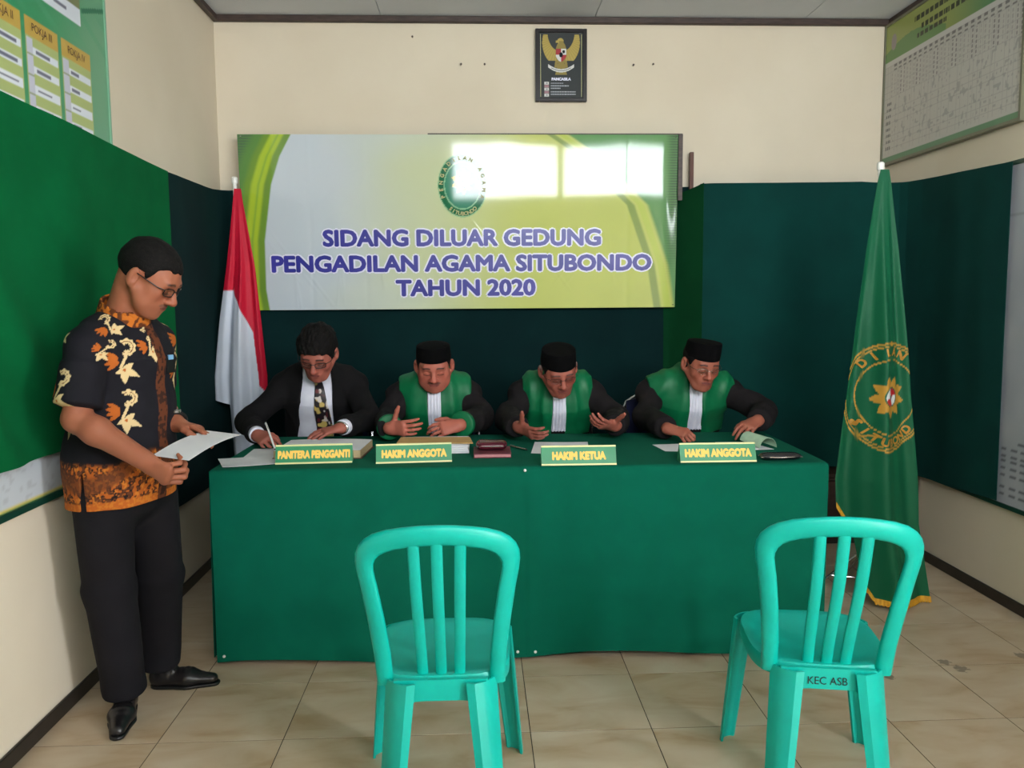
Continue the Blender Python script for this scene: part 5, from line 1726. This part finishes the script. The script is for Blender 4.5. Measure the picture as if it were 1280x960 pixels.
    # trousers and shoes
    f = Field(vec(hip[0] - .25, 3.86, .05), vec(hip[0] + .25, 4.5, .70), .007)
    f.prim(hip, hip + vec(0, 0, .03), .165, k=.03, b=.125)
    lower_body(f, hip, 3.98, 4.02)
    sdf_obj('trousers', f, M['trouser'], p)
    shoes(p, hip[0], 4.02)
    H.hair(p, .010, .018, 'hair', [-.052, -.046, -.030, .028, .028, -.012, -.004, .026, .046, .058, .062], .009)
    H.glasses(p, 'glass_frame', .0017, .024, .0135, .003)
    # wrist watch
    el, wr, _ = arms[1]; d = unit(wr - el); a = unit(np.cross(d, (0, 0, 1))); b = np.cross(a, d)
    c0 = wr + d * .010 - np.array(p.location)
    wt = MB().tube([c0 + .034 * math.cos(t) * a + .026 * math.sin(t) * b for t in np.linspace(0, 2 * math.pi, 22)[:-1]], .005, 6, True).build('watch_strap', M['silver'], p, True)
    return p
suit_man()
pen((-.872, 3.545, TT + .008), (-.935, 3.640, TT + .120), 'white pen held by the man in the black suit')

# ------------------------------------------------------------------ the standing man
def standing_man():
    hd = math.radians(-17)
    fwd = vec(math.cos(hd), math.sin(hd), 0); side = vec(math.sin(hd), -math.cos(hd), 0)      # side = his right, towards the camera
    hip, S = vec(-1.213, 2.815, .86), vec(-1.178, 2.795, 1.352)
    neck = vec(-1.128, 2.77, 1.395)
    H = Head((-1.060, 2.735, 1.512), (.998, -.06), 34, 2, 1.0, 1.0)
    p = thing('person', 'man in batik shirt standing at the left wall, reading a sheet', 'person', (-1.20, 2.83, 0))
    shR = S + side * .170 + vec(.01, 0, -.055); shL = S - side * .170 + vec(0, 0, -.055)
    elR, wrR = vec(-1.232, 2.560, 1.078), vec(-1.022, 2.525, .955)
    elL, wrL = vec(-1.165, 3.005, 1.105), vec(-1.025, 2.825, 1.020)
    # body
    f = Field(vec(-1.43, 2.42, .80), vec(-.84, 3.12, 1.66), .0033)
    H.build(f, nose=1.1, jowl=.7, jaw=1.1)
    f.prim(H.w(0, -.034, -.040), neck + vec(-.030, 0, -.02), .056, .066, k=.025)
    TPm = torso_prims(hip, S, side, neck + vec(-.02, 0, 0), .178, (.165, .130), (.168, .158), fwd, .035)
    add_prims(f, TPm, side, -.015)
    arm(f, shR, elR, wrR, (.048, .040, .040, .030)); arm(f, shL, elL, wrL, (.046, .040, .038, .029))
    hand(f, wrR, (.80, -.10, -.52), (.35, .85, .30), -1, ((48, 60, 35), (52, 62, 35), (55, 64, 35), (58, 64, 35)), (.05, .02, -.02, -.05), ((.75, .45, .35), (.95, .0, .45), (.95, -.2, .4)), 1.14, .006)
    hand(f, wrL, (.95, -.20, -.18), (.10, -.30, -.90), -1, ((14, 24, 20), (18, 26, 20), (22, 28, 22), (26, 30, 22)), (.06, .02, -.03, -.07), ((.8, .5, .3), (.95, .2, .3), (.98, .05, .2)), 1.02)
    sdf_obj('body', f, M['skin'], p, lambda P: H.skin(P, (152, 92, 68), moust=(96, 66, 56), lips=(140, 80, 66), brow=(40, 28, 24)), None, 1)
    # trousers
    f = Field(vec(-1.43, 2.55, .03), vec(-.94, 3.16, .98), .0065)
    f.prim(hip + vec(0, 0, -.03), hip + vec(0, 0, .06), .170, b=.150, side=side, k=.03)
    hR, kR, aR = hip + side * .085 + vec(-.005, 0, -.06), vec(-1.262, 2.780, .470), vec(-1.252, 2.830, .075)
    hL, kL, aL = hip - side * .085 + vec(.03, 0, -.06), vec(-1.158, 2.950, .460), vec(-1.195, 3.015, .100)
    for h, k_, a in ((hR, kR, aR), (hL, kL, aL)):
        f.prim(h, k_, .094, .082, k=.03); f.prim(k_, a, .082, .074, k=.03, cap=.3)
    f.cut(lambda x, y, z: .052 - z + 0 * x + 0 * y, .004)
    def tf(P, N):
        low = sm(.35 - P[:, 2], 0, .3)
        return .010 * (vnoise(P * np.array([6, 6, 3.]), 1, 3) - .5) + low * .010 * (vnoise(P * np.array([7, 7, 16.]), 1, 8) - .5)
    sdf_obj('trousers', f, M['trouser'], p, None, tf)
    # shoes
    for heel, toe in ((vec(-1.262, 2.875, 0), vec(-1.196, 2.625, 0)), (vec(-1.235, 3.015, 0), vec(-.985, 3.020, 0))):
        d = unit(toe - heel); s = vec(-d[1], d[0], 0); L = np.linalg.norm(toe - heel)
        lo, hi = bbox([heel, toe, heel + vec(0, 0, .12)], .07)
        f = Field(lo, hi, .0035)
        f.prim(heel + d * .035 + vec(0, 0, .045), heel + d * .06 + vec(0, 0, .085), .036, .038, k=.02)
        f.prim(heel + d * .035 + vec(0, 0, .034), heel + d * (L * .55) + vec(0, 0, .034), .034, .042, .034, .034, s, .02)
        f.prim(heel + d * (L * .55) + vec(0, 0, .030), toe - d * .024 + vec(0, 0, .024), .042, .024, .030, .020, s, .02)
        f.cut(lambda x, y, z: .014 - z + 0 * x + 0 * y, .003)
        sh_ = sdf_obj('shoe', f, M['leather'], p, None, lambda P, N: .0012 * np.sin((P @ d) * 300) * sm(P[:, 2], .05, .07))
        f = Field(lo, hi, .0045)
        f.prim(heel + d * .035 + vec(0, 0, .01), heel + d * (L * .55) + vec(0, 0, .01), .036, .044, .036, .044, s, .01)
        f.prim(heel + d * (L * .55) + vec(0, 0, .01), toe - d * .022 + vec(0, 0, .01), .044, .026, .044, .026, s, .01)
        f.cut(lambda x, y, z: np.maximum(z - .014, .001 - z) + 0 * x + 0 * y, .001)
        so = sdf_obj('sole', f, M['black_rubber'], p)
        so.parent = sh_
    # batik shirt
    f = Field(vec(-1.45, 2.44, .72), vec(-.94, 3.14, 1.48), .0033)
    add_prims(f, TPm, side, .010)
    f.prim(hip + vec(-.004, 0, .0), hip + vec(-.004, 0, -.14), .182, .186, .165, .165, side, .03)
    for sh, el, t in ((shR, elR, .80), (shL, elL, .80)):
        e = sh + (el - sh) * t
        f.prim(sh + vec(0, 0, .006), sh + (el - sh) * .35, .060, .066, k=.03)
        f.prim(sh + (el - sh) * .30, e, .066, .070, k=.015, cap=.2)
    f.cut(lambda x, y, z: (.768 + .075 * (x + 1.20)) - z + 0 * y, .004)
    f.prim(vec(-1.262, 2.60, .885), vec(-1.268, 2.60, .72), .002, .013, .09, .09, (1, 0, 0), .004, op='sub')
    f.prim(neck + vec(.0, 0, .01), H.w(0, -.02, -.07), .050, .052, k=.004, op='sub')
    def shf(P, N):
        rid = vnoise(P * np.array([8, 8, 4.]), 1, 12)
        fold = vnoise((P + np.stack([P[:, 2] * .4, 0 * P[:, 2], 0 * P[:, 2]], 1)) * np.array([14, 14, 5.]), 1, 15)
        return .010 * (rid - .5) + .006 * (fold - .5)
    motifs = [(-1.090, 2.60, 1.250, 1.0, 0), (-1.093, 2.60, 1.085, 1.0, 0), (-1.285, 2.50, 1.175, .95, 0), (-1.120, 2.62, 1.392, .6, 50), (-1.150, 2.60, 1.285, .5, -25), (-1.30, 2.63, 1.345, .6, 60),
              (-1.40, 2.66, 1.26, .9, 10), (-1.02, 2.70, 1.31, .8, 10), (-1.36, 2.66, 1.06, .9, 0), (-1.03, 2.85, 1.20, .9, 0), (-1.05, 3.0, 1.30, .9, 0), (-1.30, 2.95, 1.25, .9, 0), (-1.33, 2.8, 1.10, .9, 20), (-1.25, 3.02, 1.15, .9, 10)]
    def shcol(P):
        c = np.tile(lin((24, 23, 30)), (len(P), 1)) * (1 + .3 * (vnoise(P, 40, 2) - .5))[:, None]
        cream, orange, brown = lin((214, 188, 140)), lin((176, 92, 34)), lin((104, 58, 34))
        ctr = P.mean(0)
        for mx_, my_, mz_, msc, rot in motifs:
            q = np.array([mx_, my_, mz_]); i = np.argmin(((P - q) ** 2).sum(1)); q = P[i]
            near = ((P - q) ** 2).sum(1) < (.105 * msc) ** 2
            ax = vec(q[0] + 1.19, q[1] - 2.80, 0); ax = unit(ax)                     # outward
            tx = np.cross(vec(0, 0, 1), ax)                                         # to the right as seen from outside
            D = P[near] - q; r = math.radians(rot)
            uu, vv = D @ tx / msc, D[:, 2] / msc
            uu, vv = uu * math.cos(r) + vv * math.sin(r), -uu * math.sin(r) + vv * math.cos(r)
            cc = c[near]
            for k in range(4):                                                       # rust leaf fan on the left
                a = math.radians(150 + 22 * k); px_, py_ = -.004 + .030 * math.cos(a), .006 + .030 * math.sin(a)
                du, dv = uu - px_, vv - py_; l = du * math.cos(a) + dv * math.sin(a); m_ = -du * math.sin(a) + dv * math.cos(a)
                cc = mixc(cc, orange, (l / .020) ** 2 + (m_ / .0065) ** 2 < 1)
            rr = np.hypot(uu - .014, vv - .046); an = np.arctan2(vv - .046, uu - .014)
            rim = np.abs(rr - .0185) < .0080 + .0018 * np.sin(an * 9)
            cc = mixc(cc, cream, rim & ~((an > 2.4) | (an < -2.2)))
            cc = mixc(cc, brown, (np.abs(rr - .0185) < .0012) & ~((an > 2.4) | (an < -2.2)))
            cc = mixc(cc, cream, (np.abs(uu - .002 - .010 * np.sin(vv * 50)) < .0045) & (vv < .036) & (vv > -.016))
            for a_, L_, w_ in ((-90, .046, .012), (-28, .050, .011), (40, .034, .010), (-160, .028, .009)):
                a = math.radians(a_); du, dv = uu - .004, vv + .026; l = du * math.cos(a) + dv * math.sin(a); m_ = -du * math.sin(a) + dv * math.cos(a)
                cc = mixc(cc, cream, (l > 0) & (l < L_) & (np.abs(m_) < w_ * np.sin(np.clip(l / L_, 0, 1) ** .6 * math.pi) + .0005))
            r2 = np.hypot(uu - .004, vv + .026); a2 = np.arctan2(vv + .026, uu - .004)
            cc = mixc(cc, cream, r2 < .013 + .004 * np.cos(a2 * 5)); cc = mixc(cc, orange, r2 < .0045)
            c[near] = cc
        sd = (P - S) @ side; fw = (P - S) @ fwd
        z = P[:, 2]
        # dense rust border in the lower part
        zb = .945 + .02 * np.sin(sd * 30)
        low = sm(zb - z, 0, .02)
        n1 = vnoise(P, 120, 5); n2 = vnoise(P, 190, 7)
        den = np.tile(lin((32, 24, 24)), (len(P), 1)); den = mixc(den, orange, sm(n1, .50, .58)); den = mixc(den, lin((200, 120, 44)), sm(n2, .66, .74)); den = mixc(den, brown, sm(n1, .40, .34) * .8)
        den = mixc(den, brown, .8 * sm(np.sin((sd + z) * 26), .55, .9))
        c = c * (1 - low)[:, None] + den * low[:, None]
        hz = .768 + .075 * (P[:, 0] + 1.20)
        hem = sm(hz + .030 - z, 0, .006)
        c = c * (1 - hem)[:, None] + (mixc(np.tile(orange, (len(P), 1)), lin((190, 112, 40)), sm(n2, .5, .6))) * hem[:, None]
        # brown placket down the front
        pk = (np.abs(sd + .0) < .021) & (fw > .03)
        pc_ = mixc(np.tile(lin((96, 52, 32)), (len(P), 1)), lin((52, 30, 24)), sm(n1, .55, .62))
        c[pk] = pc_[pk]
        # patches at the side seam
        return c
    shirt = sdf_obj('batik_shirt', f, M['print_matte'], p, shcol, shf)
    # collar
    f = Field(neck - .12, neck + .12, .0032)
    ax_ = unit(H.w(0, -.03, -.05) - neck)
    f.prim(neck + vec(-.034, 0, -.014), neck + vec(-.030, 0, -.010) + ax_ * .056, .086, .072, k=.004, cap=.15)
    f.prim(neck + vec(-.034, 0, -.05), neck + vec(-.03, 0, -.02) + ax_ * .10, .068, .064, k=.004, op='sub', cap=.2)
    def cc_(P):
        n1 = vnoise(P, 90, 5)
        return mixc(np.tile(lin((186, 104, 36)), (len(P), 1)), lin((92, 48, 26)), sm(n1, .52, .6))
    sdf_obj('collar', f, M['print_matte'], p, cc_)
    H.hair(p, .0025, .0045, 'hair_grey', [-.050, -.046, -.034, .028, .030, -.004, .002, .034, .046, .064, .072], .003, temple=.022)
    H.glasses(p, 'glass_frame', .0019, .022, .0135, .004)
    org = np.array(p.location)
    d = unit(wrL - elL); a = unit(np.cross(d, (0, 0, 1))); b = np.cross(a, d); c0 = wrL - d * .022 - org
    st_ = MB().tube([c0 + .036 * math.cos(t) * a + .031 * math.sin(t) * b for t in np.linspace(0, 2 * math.pi, 24)[:-1]], .009, 6, True).build('watch_strap', M['black_rubber'], p, True)
    MB().lathe([(.018, 0), (.019, .006), (.016, .010)], (0, 0, 0), 16).build('watch_face', M['silver'], st_, True).location = tuple(c0 + b * .034 + a * .0)
    SV = np.zeros(len(shirt.data.vertices) * 3, np.float32); shirt.data.vertices.foreach_get('co', SV); SV = SV.reshape(-1, 3) + org
    bd = SV[np.argmin(((SV - (S + fwd * .2 - side * .06 + vec(0, 0, -.13))) ** 2).sum(1))] + fwd * .003 - org
    bg_ = MB().obox(bd, side, vec(0, 0, 1), fwd, .020, .028, .002).build('name_badge', M['black_rubber'], p)
    MB().obox(bd + vec(0, 0, .024) + fwd * .002, side, vec(0, 0, 1), fwd, .012, .008, .002).build('badge_clip', mat('light_blue_plastic', (120, 170, 210), .4), bg_)
    return p
standing_man()

# sheet of paper in his hands
_B, _C, _A = vec(-.885, 2.525, .950), vec(-.795, 2.775, .988), vec(-1.015, 2.575, .958)
def _pp(u, v):
    return _B + (_C - _B) * u[:, None] + (_A - _B) * v[:, None] + np.stack([0 * u, 0 * u, .010 * np.sin(u * 3.1)], 1) - _B
hp = slab('held_paper', 20, 12, _pp, .0008, None, M['paper'], None)
hp.location = tuple(_B)
tag(hp, 'white sheet of paper held in both hands by the standing man', 'paper')
